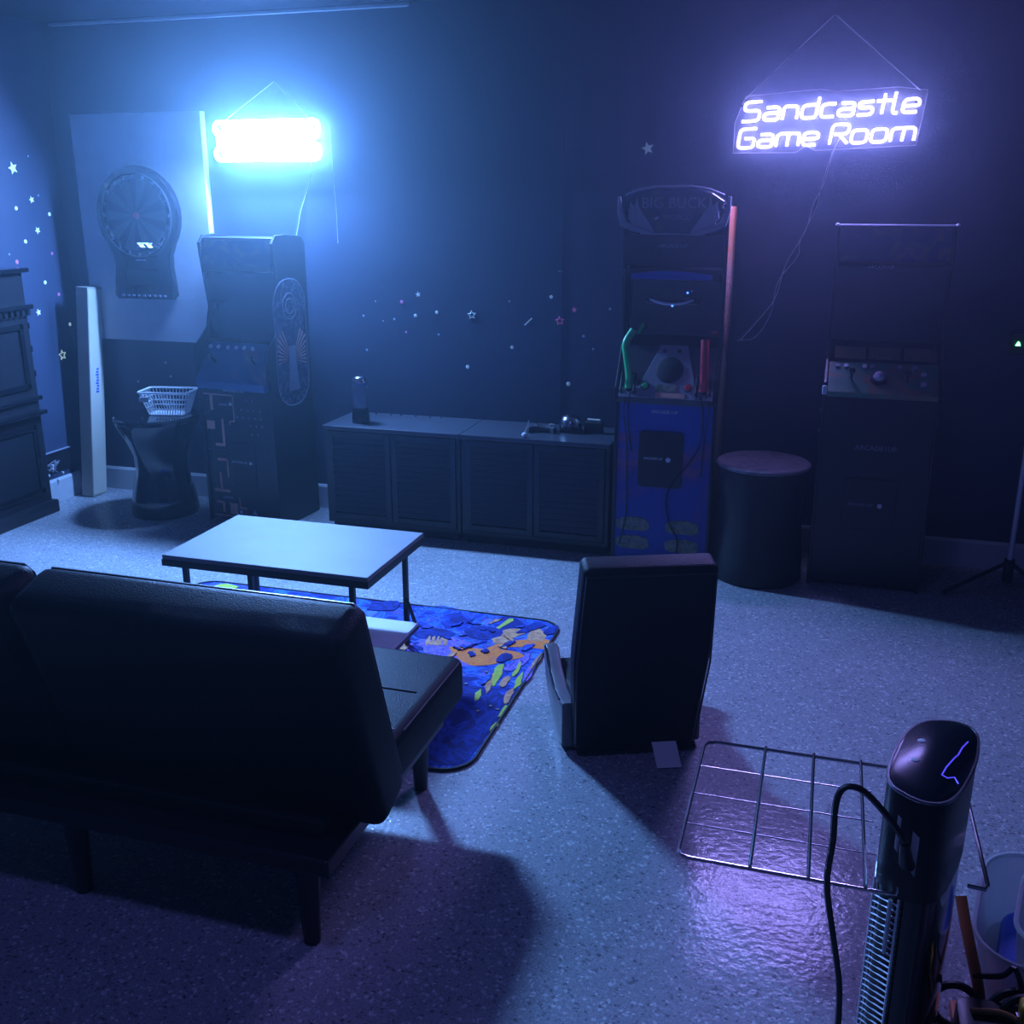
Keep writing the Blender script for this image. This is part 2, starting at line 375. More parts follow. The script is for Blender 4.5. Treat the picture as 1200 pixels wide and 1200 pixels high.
cord(c2, .0018).out('power_cord', 'wire_white', sg)

bs = thing('neon_sign', 'overexposed cyan white neon sign with scalloped corners above the left arcade machine', 'sign', (0, BACK, 0))
X0, X1, Z0, Z1 = -3.085, -2.50, 1.842, 2.022
by = -.06
def frame_pts(x0, x1, z0, z1, r, dy):
    pts = []
    for cx, cz, a0 in ((x0, z1, 0), (x1, z1, 270), (x1, z0, 180), (x0, z0, 90)):
        for k in range(0, 9):
            t = radians(a0 + 270 - 270*k/8 + 0)
            pts.append((cx + r*cos(t), dy, cz + r*sin(t)))
    return pts
# outer tube: straight rails joined by round scallops at the four corners
def scallop(x0, x1, z0, z1, r):
    pts = []
    def arc(cx, cz, a, b):
        for k in range(9):
            t = radians(a+(b-a)*k/8); pts.append((cx+r*cos(t), by, cz+r*sin(t)))
    arc(x0, z1, 270, 90-20); arc(x1, z1, 110, -90)
    arc(x1, z0, 90, -110); arc(x0, z0, -70, -270)
    return pts
G().tube(scallop(X0+.03, X1-.03, Z0+.03, Z1-.03, .032), .011, 7, closed=True).out('outline_tube', 'neon_blue', bs, smooth=True)
for k, z in enumerate((1.866, 1.998)):
    G().tube([(X0+.05, by, z), (X1-.05, by, z)], .013, 7).out('rail_tube', 'neon_blue', bs, smooth=True)
for z in (1.892, 1.919, 1.945, 1.972):
    G().tube([(X0+.035, by-.004, z), (X1-.03, by-.004, z)], .0142, 7).out('inner_tube', 'neon_core', bs, smooth=True)
G().tube([(X0+.008, by, 1.895), (X0+.008, by, 1.965)], .005, 6).out('side_tube', 'neon_red', bs)
G().box((X0-.005, -.045, Z0-.008), (X1+.005, -.040, Z1+.008)).out('backing_panel', 'acrylic', bs)
G().tube([(X0+.05, -.045, 2.03), (-2.762, -.006, 2.21)], .0022, 6).out('hanging_wire', 'wire_white', bs)
G().tube([(X1-.05, -.045, 2.03), (-2.755, -.006, 2.21)], .0010, 6).out('hanging_wire', 'wire_white', bs)
for sx in (X0+.03, X1-.03): G().tube([(sx, -.004, 1.93), (sx, -.045, 1.93)], .006, 8).out('standoff', 'chrome', bs)
cord([wp(365, 190, .04), wp(362, 215), wp(353, 245), wp(350, 262), wp(347, 278)], .0025).out('power_cord', 'wire_white', bs)
cord([wp(386, 148), wp(390, 200), wp(394, 245), wp(396, 285)], .0012).out('cable_run', 'wire_white', bs)

# light given off by the two signs towards the room (soft lamp at each sign's face)
def sign_lamp(name, x0, x1, z0, z1, y, col, power, parent, tilt=0):
    d = bpy.data.lights.new(name, 'AREA'); d.shape = 'RECTANGLE'; d.size = x1-x0; d.size_y = z1-z0; d.color = col; d.energy = power
    o = bpy.data.objects.new(name, d); COL.objects.link(o); o.location = ((x0+x1)/2, y, (z0+z1)/2); o.rotation_euler = (-pi/2 + radians(tilt), 0, 0)
    o.parent = parent
    return o
sign_lamp('sign_glow', X0+.06, X1-.03, Z0+.02, Z1-.02, -.095, (.16, .37, .93), BLUE_LAMP, bs, 36)
sign_lamp('sign_glow', -.43, .27, 1.87, 2.06, -.075, (.31, .27, 1.0), VIOLET_LAMP, sg)

# ------------------------------------------------------------ dart board panel
M['seg_dark'] = mat('dark_segment', (.045, .046, .055), .5); M['seg_light'] = mat('light_segment', (.085, .085, .095), .5)
bd = G().box((-3.975, BACK-.045, .893), (-3.175, BACK, 2.083), .002).out('wall_panel', 'white_board')
tag(bd, 'tall white backing board on the dark wall behind the dartboard', 'board')
db = thing('dartboard', 'dark electronic dartboard with round face and narrow lower cabinet on white board', 'dartboard', (-3.585, BACK-.045, 0))
def db_outline(s=1.0, dz=0):
    pts = []; cz = 1.565; R = .256*s
    for k in range(25):
        t = radians(-35 + 250*k/24); pts.append((R*cos(t), cz + R*sin(t)))
    low = [(-.178, 1.36), (-.172, 1.30), (-.195+.0, 1.145), (-.175, 1.125), (.175, 1.125), (.195, 1.145), (.182, 1.30), (.186, 1.36)]
    return pts + [(x*s, z) for x, z in low]
G().prism(db_outline(), 'y', -.045, 0, .012).out('body', 'black_gloss', db, smooth=True)
G().tube([(.215*cos(2*pi*k/40), -.047, 1.565+.215*sin(2*pi*k/40)) for k in range(40)], .005, 6, closed=True).out('number_ring', 'darkgrey', db, smooth=True)
for k in range(20):
    g = G(); a0 = 2*pi*(k-.5)/20; a1 = 2*pi*(k+.5)/20
    pts = [(.02*cos(a0), 1.565+.02*sin(a0)), (.185*cos(a0), 1.565+.185*sin(a0)), (.185*cos((a0+a1)/2), 1.565+.185*sin((a0+a1)/2)), (.185*cos(a1), 1.565+.185*sin(a1)), (.02*cos(a1), 1.565+.02*sin(a1))]
    g.prism(pts, 'y', -.050 - .001*(k % 2), -.040).out('segment', 'seg_dark' if k % 2 else 'seg_light', db)
G().lathe([(0, .006), (.016, .006), (.018, 0)], n=16).xf(Matrix.Translation((0, -.046, 1.565)) @ Matrix.Rotation(pi/2, 4, 'X')).out('bullseye', 'red', db)
for k in range(20):
    a = 2*pi*k/20
    G().box((.2*cos(a)-.006, -.0485, 1.565+.2*sin(a)-.008), (.2*cos(a)+.006, -.046, 1.565+.2*sin(a)+.008)).out('number_mark', 'dot_print', db)
G().box((-.10, -.048, 1.20), (.10, -.044, 1.28), .002).out('score_screen', 'screen', db)
G().box((-.03, -.049, 1.33), (.03, -.045, 1.337)).out('logo_strip', 'light_print', db)
gb = G()
for k in range(9): gb.box((-.14+.033*k, -.050, 1.140), (-.125+.033*k, -.044, 1.150), .001)
gb.out('button_row', 'dot_print', db, kind='stuff')
for k, (x, lab) in enumerate(((.065, 'left small white-flighted dart stuck in the dark dartboard'), (.112, 'right pinkish dart with a bright flight stuck in the dartboard'))):
    dt = thing('dart', lab, 'dart', (-3.585+x, BACK-.095, 1.415))
    G().tube([(0, .042, 0), (0, 0, 0), (0, -.05, -.01)], [.001, .003, .003], 8).out('barrel', 'chrome', dt)
    fl = G()
    for a in range(4):
        fl.box((-.0006, -.085, 0), (.0006, -.05, .017), rot=Matrix.Rotation(a*pi/2+pi/4, 3, 'Y'), piv=Vector((0, -.067, 0)))
    fl.out('flight', 'light_print', dt)

# ------------------------------------------------------------ leaning timber, left wall things
tp = thing('timber_post', 'tall square raw timber post leaning in the left corner of the room', 'post', (-4.010, 4.785, 0), 0)
tp.rotation_euler = (radians(-3.2), radians(3.6), 0); tp.location.z = .004
pg = G().box((-.038, -.06, 0), (.038, .06, 1.185), .002)
po = pg.out('post_body', 'timber', tp)
G().box((.0382, -.056, .01), (.0395, .056, 1.175)).out('lit_face', 'timber_pale', tp, label='post face coloured paler for the light falling on it')  # paler colour puts the sign's light on this side of the post
lb = G()
for k in range(9): lb.box((.0395, -.012 + .004*(k % 3), .60+.016*k), (.0402, .014-.003*(k % 2), .610+.016*k))
lb.out('stamp_print', 'blue_lid', tp)

cb = thing('cabinet', 'black carved cabinet with ledges standing against the left wall at the picture edge', 'cabinet', (LEFT+.004, 0, 0))
y0, y1 = 3.55, 4.44
G().box((.0, y0, 0), (.11, y1, 1.30), .004).out('body', 'black_wood', cb)
G().box((.0, y0, 0), (.145, y1+.012, .07), .008).out('plinth', 'black_wood', cb)
for z, d in ((.56, .15), (.635, .13), (1.115, .15), (1.30, .15)):
    G().box((.0, y0, z-.012), (d, y1+.012, z+.012), .006).out('ledge', 'black_gloss', cb)
dn = G()
for k in range(22): dn.box((.11, y1-.02-k*.04, 1.07), (.135, y1-k*.04, 1.10), .002)
dn.out('dentil_row', 'black_wood', cb, kind='stuff')
for ya, yb in ((y0+.05, 3.96), (4.02, y1-.05)):
    for za, zb in ((.12, .50), (.69, 1.03)):
        f = G()
        for b in (((.11, ya, za), (.122, yb, za+.03)), ((.11, ya, zb-.03), (.122, yb, zb)), ((.11, ya, za), (.122, ya+.03, zb)), ((.11, yb-.03, za), (.122, yb, zb))): f.box(*b, .003)
        dr = f.out('door_panel', 'black_gloss', cb)
        if za < .3: G().lathe([(0, .02), (.01, .018), (.012, .01), (.006, 0)], n=12).xf(Matrix.Translation((.122, ya+.05, .42)) @ Matrix.Rotation(pi/2, 4, 'Y')).out('knob', 'chrome', dr)
for z in (.75, .88, 1.0): G().box((.112, y1-.006, z), (.118, y1-.001, z+.03)).out('hinge', 'chrome', cb)

ac = thing('access_hatch', 'small dark flush hatch low on the left wall with thin top ledge', 'hatch', (LEFT, 4.62, 0))
G().box((0, -.12, .17), (.008, .12, .285), .002).out('hatch_plate', 'black_wood', ac)
G().box((0, -.125, .285), (.018, .125, .292), .002).out('top_ledge', 'dot_print', ac)  # ledge coloured paler so the top edge looks lit
cl = thing('cable_clutter', 'tangle of dark cables with bright connectors low on the left wall', 'cables', (LEFT+.02, 4.55, .22))
random.seed(4)
for k in range(4):
    p = [(random.uniform(0, .03), random.uniform(-.06, .08), random.uniform(-.05, .04)) for _ in range(5)]
    cord(p, .003).out('cable', 'grey_print', cl)
for k in range(4):
    v = Vector((.03, random.uniform(-.05, .08), random.uniform(-.06, .03)))
    G().box(v-Vector((.006,)*3), v+Vector((.006,)*3), .001).out('connector', 'light_print', cl)

# ------------------------------------------------------------ arcade machines
def profile_side(parent, prof, x0, x1, m, name='side_panel', bev=.003):
    return G().prism(prof, 'x', x0, x1, bev).out(name, m, parent)

# left machine: local origin = front left floor corner; x right, y back
A = thing('arcade_machine', 'left arcade machine with orange maze print on its lower front, under the cyan neon sign', 'arcade machine', (-3.09, 4.555, 0), radians(-5))
W1 = .45
side1 = [(0, 0), (0, .74), (-.02, .80), (-.01, .93), (.10, 1.02), (.13, 1.12), (.09, 1.38), (.085, 1.44), (.12, 1.478), (.20, 1.482), (.34, 1.470), (.375, 1.44), (.375, 0)]
s1 = profile_side(A, side1, 0, .016, 'black_wood'); s2 = profile_side(A, side1, W1-.016, W1, 'black_wood')
G().box((.016, .012, .02), (W1-.016, .028, .74)).out('front_panel', 'black_wood', A)
G().box((.016, .35, .02), (W1-.016, .37, 1.44)).out('back_panel', 'black_wood', A)
G().prism([(.11, .96), (.155, .955), (.14, 1.30), (.125, 1.30)], 'x', .016, W1-.016).out('screen', 'screen', A)
G().prism([(.09, 1.33), (.10, 1.33), (.125, 1.455), (.115, 1.46)], 'x', .016, W1-.016).out('marquee', 'art_faded', A)
G().prism([(.09, 1.30), (.14, 1.29), (.14, 1.33), (.09, 1.33)], 'x', .016, W1-.016).out('marquee_shelf', 'black_wood', A)
G().box((.016, .11, 1.452), (W1-.016, .36, 1.465), .002).out('top_panel', 'black_wood', A)
cp = [(-.03, .72), (-.045, .76), (.10, .945), (.11, .94), (.11, .90), (0, .72)]
G().prism(cp, 'x', .018, W1-.018, .004).out('control_panel', 'art_panel', A)
def on_cp(t): return (-.045+.145*t, .76+.185*t)
nrm = Vector((0, -.185, .145)).normalized()
for x in (.10, .345):
    y, z = on_cp(.5)
    j = G().tube([(x, y, z), (x, y+nrm.y*.05, z+nrm.z*.05)], .006, 8).out('joystick', 'black_plastic', A)
    G().lathe([(0, -.016), (.011, -.012), (.016, 0), (.011, .012), (0, .016)], (x, y+nrm.y*.06, z+nrm.z*.06), 14).out('joystick_ball', 'black_gloss', j, smooth=True)
for x in (.04, .09, .15, .2, .25, .3, .40):
    y, z = on_cp(.86)
    G().tube([(x, y, z), (x, y+nrm.y*.009, z+nrm.z*.009)], .011, 12).out('button', 'light_print', A)
yF = .0115
def pr(g, x0, z0, x1, z1):
    if isinstance(g, list): g.append((x0, z0, x1, z1))
    else: g.box((x0, yF-.0015, z0), (x1, yF, z1))
def hl(g, x0, x1, z, w=.007): pr(g, min(x0, x1), z-w/2, max(x0, x1), z+w/2)
def vl(g, x, z0, z1, w=.007): pr(g, x-w/2, min(z0, z1), x+w/2, max(z0, z1))
class MZ(list):
    pass
mz = MZ()
hl(mz, .018, .20, .685); vl(mz, .20, .55, .685); hl(mz, .175, .20, .55); vl(mz, .17, .53, .55)
vl(mz, .065, .60, .685, .018); pr(mz, .025, .50, .075, .545)
vl(mz, .125, .42, .56, .014); hl(mz, .07, .13, .42, .016)
hl(mz, .075, .135, .34, .014); vl(mz, .135, .245, .34, .010); vl(mz, .085, .17, .27, .012); hl(mz, .04, .14, .17, .016)
vl(mz, .195, .09, .14); hl(mz, .19, .235, .085); vl(mz, .235, -.0 + .045, .085); vl(mz, .235, .032, .085)
hl(mz, .03, .24, .032); vl(mz, .09, .05, .105, .014); hl(mz, .045, .09, .105, .012); pr(mz, .13, .045, .178, .105)
for b_ in mz: G().box((b_[0], yF-.0015, b_[1]), (b_[2], yF, b_[3])).out('maze_line', 'orange_print', A)
bars = G()
for x0, x1, z in ((.11, .165, .635), (.09, .155, .135)): hl(bars, x0, x1, z, .012)
bars.out('bar_print', 'grey_print', A)
dots = G(); random.seed(2)
for i in range(14):
    for zz in (.655, .61, .58, .39, .215, .125, .06):
        x = .022+.0145*i
        if x < .225 and random.random() < .8: pr(dots, x, zz, x+.003, zz+.004)
for k in range(40):
    z = .05+.0145*k; pr(dots, .05, z, .053, z+.003)
    if k % 2: pr(dots, .155, z, .158, z+.003)
dots.out('dot_print', 'dot_print', A, kind='stuff')
bd_ = G()
for x, z in ((.183, .64), (.218, .055)): bd_.lathe([(0, .002), (.009, .002), (.009, 0)], n=14).bm
bd_ = G()
for x, z in ((.183, .64), (.20, .062)): bd_.tube([(x, yF, z), (x, yF-.003, z)], .009, 14)
bd_.out('round_print', 'light_print', A)
for (x, z) in [(x, z) for r_, z in enumerate((.665, .615, .575, .535, .49)) for x in ([.285, .32], [.25, .29, .325, .365], [.22, .255, .29, .33, .365], [.30, .335, .37], [.305, .34])[r_]]:
    G().prism([(x-.008, z-.006), (x-.003, z+.002), (x, z+.010), (x+.003, z+.002), (x+.008, z-.006), (x, z-.003)], 'y', yF-.0015, yF).out('ship_print', 'dot_print', A)
G().prism([(.27, .055), (.30, .055), (.285, .085)], 'y', yF-.0015, yF).out('triangle_print', 'dot_print', A)
G().box((.165, .008, .20), (.315, .013, .44), .002).out('coin_door', 'black_plastic', A)
G().text('ARCADE1UP', .017, front_at(.215, .007, .335), .0006).out('lettering', 'light_print', A)
G().tube([(.285, .009, .335), (.285, .004, .335)], .009, 14).out('coin_light', 'light_print', A)
G().text('ARCADE1UP', .024, front_at(.21, yF-.001, .712), .0006).out('lettering', 'light_print', A)
# side art: rounded oval with rays
xo = W1+.0004
ov = [(xx, zz) for xx, zz in rrect(.055, .62, .345, 1.27, .13, 8)]
sa = G().prism(ov, 'x', xo, xo+.0012).out('side_art', 'art_oval', A)
rays = G()
for k in range(22):
    a = radians(-14+ 9.4*k)
    c = (.20, .86)
    L = min(.125/max(abs(cos(a)), .1), .17 if sin(a) > 0 else .15)
    if abs(sin(a)) > .93: continue
    p1 = (c[0]+L*cos(a-.035), c[1]+L*sin(a-.035)); p2 = (c[0]+L*cos(a+.035), c[1]+L*sin(a+.035))
    q = (c[0]+.03*cos(a), c[1]+.03*sin(a))
    rays.prism([q, p1, p2], 'x', xo+.0012, xo+.002)
rays.out('ray_print', 'orange_print', sa)
G().prism([(.15, .70), (.25, .70), (.235, .80), (.225, .93), (.175, .93), (.165, .80)], 'x', xo+.002, xo+.003).out('figure_print', 'dot_print', sa)
loop = G()
for r in (.035, .06): loop.tube([(xo+.002, .2+r*cos(2*pi*k/16), 1.13+r*1.1*sin(2*pi*k/16)) for k in range(16)], .002, 4, closed=True)
loop.tube([(xo+.002, y, z) for y, z in rrect(.06, .625, .34, 1.265, .125, 6)], .0018, 4, closed=True)
loop.out('ring_print', 'grey_print', sa)

# middle machine
B = thing('arcade_machine', 'middle arcade machine with blue front, green and red light guns and grey framed marquee', 'arcade machine', (-.893, 4.52, 0), 0)
W2 = .455
side2 = [(0, 0), (0, .77), (-.03, .79), (-.02, .84), (.10, 1.02), (.085, 1.10), (.07, 1.40), (.06, 1.47), (.05, 1.60), (.12, 1.625), (.36, 1.625), (.395, 1.60), (.405, 0)]
profile_side(B, side2, 0, .016, 'black_wood'); profile_side(B, side2, W2-.016, W2, 'black_wood')
G().prism([(y+(.006 if y < .2 else -.004), z-.006) for y, z in side2[7:12]] + [(.395, .9), (.10, 1.06)], 'x', W2+.0004, W2+.002).out('side_art', 'art_side', B, label='orange and violet animal hide art')
G().prism([(.015, .02), (.015, .76), (.10, .95), (.14, 1.03), (.345, .9), (.345, .02)], 'x', W2+.0004, W2+.0016).out('side_print', 'art_medal', B)
G().box((.016, .006, .02), (W2-.016, .022, .775)).out('front_panel', 'art_blue', B)
G().box((.0, -.002, 0), (W2, .008, .03)).out('kick_plate', 'black_wood', B)
G().box((.016, .33, .02), (W2-.016, .35, 1.6)).out('back_panel', 'black_wood', B)
G().box((.016, .05, 1.60), (W2-.016, .35, 1.612)).out('top_panel', 'black_wood', B)
# sloping gun deck
dk = [(-.025, .775), (-.03, .80), (.095, 1.02), (.11, 1.01), (.11, .97), (0, .77)]
G().prism(dk, 'x', .016, W2-.016, .003).out('gun_deck', 'darkgrey', B)
dn_ = Vector((0, -.22, .125)).normalized(); du = Vector((0, .125, .22)).normalized(); d0 = Vector((0, -.03, .80))
def dp(x, s, h=0): return Vector((x, 0, 0)) + d0 + du*s + dn_*h
Ld = .253
DKM = Matrix(((1, 0, 0, 0), (0, du.y, dn_.y, d0.y), (0, du.z, dn_.z, d0.z), (0, 0, 0, 1)))   # local (x, s, h)
def deck(g): return g.xf(DKM)
deck(G().prism([(.09, .002), (.365, .002), (.345, .10), (.305, Ld), (.185, Ld), (.125, .10)], 'z', .0, .008, .001)).out('deck_plate', 'grey_print', B, label='pale grey trapezoid plate of the gun deck')
deck(G().prism([(.018, .002), (.09, .002), (.11, .055), (.018, .045)], 'z', .0, .005)).out('deck_corner', 'grey_print', B)
deck(G().prism([(.365, .002), (.437, .002), (.437, .045), (.348, .055)], 'z', .0, .005)).out('deck_corner', 'grey_print', B)
deck(G().lathe([(0, .016), (.045, .014), (.058, .010), (.062, .008)], (.235, .135, 0), 32)).out('round_emblem', 'black_matte', B, smooth=True)
for x in (.21, .275): deck(G().lathe([(0, .012), (.009, .012), (.009, .007)], (x-.005, .225, 0), 14)).out('small_button', 'black_plastic', B)
for x, m_ in ((.135, 'green'), (.325, 'red')):
    b_ = deck(G().lathe([(.02, .008), (.02, .013), (.016, .014)], (x, .055, 0), 20)).out('player_button', 'darkgrey', B, smooth=True)
    deck(G().lathe([(0, .019), (.012, .018), (.016, .013)], (x, .055, 0), 20)).out('button_cap', m_, b_, smooth=True)
deck(G().box((.185, .03, .008), (.275, .065, .010))).out('instruction_print', 'art_medal', B)
deck(G().box((.185, .005, .008), (.315, .026, .010))).out('warning_label', 'orange_print', B)
def gun(x, m_, bend):
    hx = thing('light_gun', {'green': 'green plastic light gun standing in its left holster on the middle arcade machine', 'red': 'red plastic light gun standing in its right holster on the middle arcade machine'}[m_], 'toy gun', B.location + Vector(dp(x, .06)), 0, )
    if bend: pts = [(0, -.02, -.01), (0.0, -.025, .06), (-.012, -.03, .14), (-.018, -.02, .19), (.010, .0, .245)]
    else: pts = [(0, -.02, -.01), (0, -.03, .08), (-.002, -.03, .16), (-.004, -.02, .215)]
    G().tube(smooth_path(pts, 5), .018 if not bend else .016, 10).out('barrel', m_, hx, smooth=True)
    G().tube([Vector(pts[0])+Vector((0, .0, -.0)), Vector(pts[0])+Vector((.0, .035, -.03))], .014, 10).out('grip', 'black_plastic', hx, smooth=True)
    G().box((-.005, .0, .03), (.005, .02, .055), .002).out('trigger', 'black_plastic', hx)
gun(.062, 'green', True); gun(.395, 'red', False)
for x in (.062, .395):
    deck(G().tube([(x-.028, .02, .01), (x-.03, .02, .04), (x-.03, .10, .04), (x+.03, .10, .04), (x+.03, .02, .04), (x+.028, .02, .01)], .006, 8)).out('holster', 'black_plastic', B)
cord([(.05, -.04, .80), (.045, -.03, .72), (.06, -.012, .60), (.065, -.006, .45), (.07, -.008, .30), (.06, -.006, .2), (.04, -.006, .10)], .0035).out('gun_cable', 'black_plastic', B)
cord([(.075, -.04, .83), (.065, -.035, .74), (.07, -.012, .64), (.085, -.006, .55)], .003).out('gun_cable', 'black_plastic', B)
cord([(.385, -.04, .82), (.40, -.035, .74), (.39, -.012, .60), (.34, -.006, .50), (.27, -.006, .40), (.25, -.006, .32), (.27, -.006, .22), (.31, -.006, .14), (.305, -.006, .06)], .0038).out('gun_cable', 'black_plastic', B)
cord([(.41, -.02, .83), (.425, -.035, .76), (.41, -.012, .62), (.40, -.006, .45)], .003).out('gun_cable', 'black_plastic', B)
cd = G().prism(rrect(.115, .385, .315, .645, .02), 'y', -.004, .006, .002).out('coin_door', 'black_plastic', B)
G().text('ARCADE1UP', .0155, front_at(.183, -.006, .52), .0008).out('lettering', 'light_print', cd)
cl_ = G().tube([(.252, -.002, .518), (.252, -.008, .518)], .011, 18).out('coin_light', 'light_print', cd)
G().text('ARCADE1UP', .021, front_at(.225, .004, .735), .0008).out('lettering', 'light_print', B)
for x, z in ((.10, .20), (.10, .11), (.33, .20), (.33, .11)):
    md = G().prism([(x-.075, z-.022), (x-.05, z-.032), (x+.05, z-.032), (x+.078, z-.018), (x+.07, z+.022), (x+.02, z+.034), (x-.05, z+.028), (x-.08, z+.01)], 'y', .0035, .006, .0).out('medallion', 'art_medal', B)
    G().text('BIG BUCK', .026, front_at(x, .003, z+.004), .0005).out('lettering', 'grey_print', md)
G().prism([(.16, 1.06), (.175, 1.06), (.185, 1.41), (.17, 1.41)], 'x', .016, W2-.016).out('screen', 'screen', B)
G().prism([(.03, 1.33), (.17, 1.30), (.17, 1.345), (.03, 1.36)], 'x', .016, W2-.016, .004).out('screen_hood', 'black_wood', B)
G().prism([(.05+.35*k/12, 1.337+.014*sin(pi*k/12)) for k in range(13)] + [(.40, 1.315), (.05, 1.315)], 'y', .024, .030).out('hood_light_strip', 'art_blue', B)
G().tube([(.12+.20*k/10, .10-.0*k, 1.225-.022*sin(pi*k/10)) for k in range(11)], [.003]+[.007]*9+[.003], 6).out('lip_highlight', 'pole', B, smooth=True)  # pale tube added as the curved highlight on the monitor's lower edge
G().box((.10, .098, 1.20), (.34, .158, 1.222), .006).out('speaker_bar', 'black_gloss', B)
for x, z in ((.29, 1.255), (.225, 1.196)): G().lathe([(0, .004), (.004, .003), (.005, 0)], n=10).xf(Matrix.Translation((x, .094, z)) @ Matrix.Rotation(pi/2, 4, 'X')).out('status_light', 'led_blue', B)
G().box((.016, .055, 1.37), (W2-.016, .17, 1.50)).out('upper_fascia', 'black_wood', B)
G().text('ARCADE1UP', .022, front_at(.225, .053, 1.455), .0006).out('lettering', 'grey_print', B)
# marquee: curved glass plate in a grey chevron frame
mq = G().prism([(.085, 1.51), (.37, 1.51), (.44, 1.64), (.385, 1.675), (.33, 1.69), (.12, 1.69), (.065, 1.675), (.015, 1.64)], 'y', -.01, .10, .006).out('marquee', 'art_faded', B)
for s in (0, 1):
    f = (lambda x: x) if not s else (lambda x: W2-x)
    def poly(pts, a, b, m_='grey_print', nm='marquee_wing'):
        P = [(f(x), z) for x, z in pts]
        G().prism(P if not s else P[::-1], 'y', a, b, .002).out(nm, m_, B)
    poly([(.0, 1.66), (.012, 1.60), (.03, 1.555), (.10, 1.53), (.16, 1.505), (.115, 1.505), (.05, 1.520), (.005, 1.54), (-.01, 1.60), (-.01, 1.66)], -.028, .0)
    poly([(.075, 1.66), (.08, 1.62), (.16, 1.505), (.10, 1.505), (.045, 1.53), (.055, 1.60)], -.022, .0)
    poly([(.045, 1.64), (.035, 1.57), (.07, 1.535), (.065, 1.58), (.06, 1.62)], -.024, .0)
G().tube([(.02, -.012, 1.665), (.08, -.014, 1.688), (.15, -.014, 1.70), (.30, -.014, 1.70), (.375, -.014, 1.688), (.435, -.012, 1.665)], .005, 8).out('marquee_rim', 'grey_print', B)
G().tube([(.12, -.014, 1.508), (.34, -.014, 1.508)], .004, 8).out('marquee_rim', 'grey_print', B)
G().text('BIG BUCK', .062, front_at(.228, -.0115, 1.632), .0012).out('lettering', 'grey_print', mq)
G().text('WORLD', .034, front_at(.245, -.0115, 1.575), .0012).out('lettering', 'grey_print', mq)
G().tube([(.15, -.012, 1.568), (.165, -.012, 1.577)], .005, 8).out('bullet_print', 'light_print', mq)

# right machine
R = thing('arcade_machine', 'right arcade machine, nearly all black, with green printed control panel', 'arcade machine', (.003, 4.50, 0), 0)
W3 = .47
side3 = [(0, 0), (0, .855), (-.02, .87), (-.01, .91), (.12, .99), (.16, 1.06), (.18, 1.32), (.17, 1.50), (.185, 1.545), (.38, 1.545), (.38, 0)]
profile_side(R, side3, 0, .014, 'black_wood'); profile_side(R, side3, W3-.014, W3, 'black_wood')
G().box((.014, .008, .02), (W3-.014, .024, .86)).out('front_panel', 'black_wood', R)
G().box((.014, .35, .02), (W3-.014, .37, 1.53)).out('back_panel', 'black_wood', R)
G().box((.014, .18, 1.530), (W3-.014, .37, 1.542)).out('top_panel', 'black_wood', R)
G().prism([(.175, 1.40), (.19, 1.40), (.195, 1.53), (.18, 1.53)], 'x', .014, W3-.014).out('marquee', 'art_faded', R)
G().tube([(-.004, .180, 1.545), (W3+.004, .180, 1.545)], .004, 8).out('top_edge_strip', 'pole', R)
for x in (0, W3): G().lathe([(0, .010), (.007, .007), (.010, 0)], (x, .18, 1.545), 12).out('corner_cap', 'light_print', R, smooth=True)
G().prism([(.15, 1.07), (.17, 1.065), (.19, 1.38), (.175, 1.38)], 'x', .014, W3-.014).out('screen', 'screen', R)
G().text('ARCADE1UP', .018, front_at(.19, .172, 1.375), .0006).out('lettering', 'grey_print', R)
for x0 in (.035, .175, .315):
    G().prism([(.10, 1.0), (.106, .998), (.136, 1.042), (.13, 1.046)], 'x', x0, x0+.125).out('instruction_strip', 'art_gold', R)
cp3 = [(-.03, .855), (-.035, .875), (.10, .985), (.115, .98), (.115, .94), (0, .85)]
G().prism(cp3, 'x', .016, W3-.016, .004).out('control_panel', 'art_green', R)
G().box((-.004, -.036, .862), (.016, -.02, .90), .004).out('panel_end_cap', 'light_print', R)  # white colour stands in for bright light on the left end
n3 = Vector((0, -.11, .135)).normalized()
def c3(x, t, h=0): return Vector((x, -.035+.135*t, .875+.11*t)) + n3*h
tb = G().tube([c3(.22, .5), c3(.22, .5, .012)], .036, 24).out('trackball_ring', 'black_gloss', R, smooth=True)
bl = G(); c_ = c3(.22, .5, .010)
bl.lathe([(0, -.026), (.018, -.018), (.026, 0), (.018, .018), (.0, .026)], tuple(c_), 20).out('trackball', 'pole', tb, smooth=True)
for x in (.05, .085, .16, .19, .30, .36): G().tube([c3(x, .85), c3(x, .85, .008)], .010, 12).out('button', 'light_print' if x in (.085, .16) else 'dot_print', R)
for x, t in ((.395, .35), (.395, .65)): G().tube([c3(x, t), c3(x, t, .008)], .012, 12).out('button', 'pole', R)
for x in (.11, .33):
    j = G().tube([c3(x, .45), c3(x, .45, .04)], .005, 8).out('joystick', 'black_plastic', R)
    G().lathe([(0, -.014), (.010, -.010), (.014, 0), (.010, .010), (0, .014)], tuple(c3(x, .45, .05)), 14).out('joystick_ball', 'black_gloss', j, smooth=True)
G().text('ARCADE1UP', .030, front_at(.235, .006, .635), .0008).out('lettering', 'dot_print', R)
cd3 = G().prism(rrect(.12, .27, .34, .50, .02), 'y', .0, .009, .002).out('coin_door', 'black_plastic', R)
G().text('ARCADE1UP', .018, front_at(.195, -.001, .385), .0006).out('lettering', 'dot_print', cd3)
G().tube([(.275, .002, .385), (.275, -.004, .385)], .010, 14).out('coin_light', 'light_print', cd3)
for x, z in ((-.001, .79), (-.001, .70)): G().tube([(x, .004, z), (x-.004, .004, z)], .004, 8).out('screw_cap', 'dot_print', R)
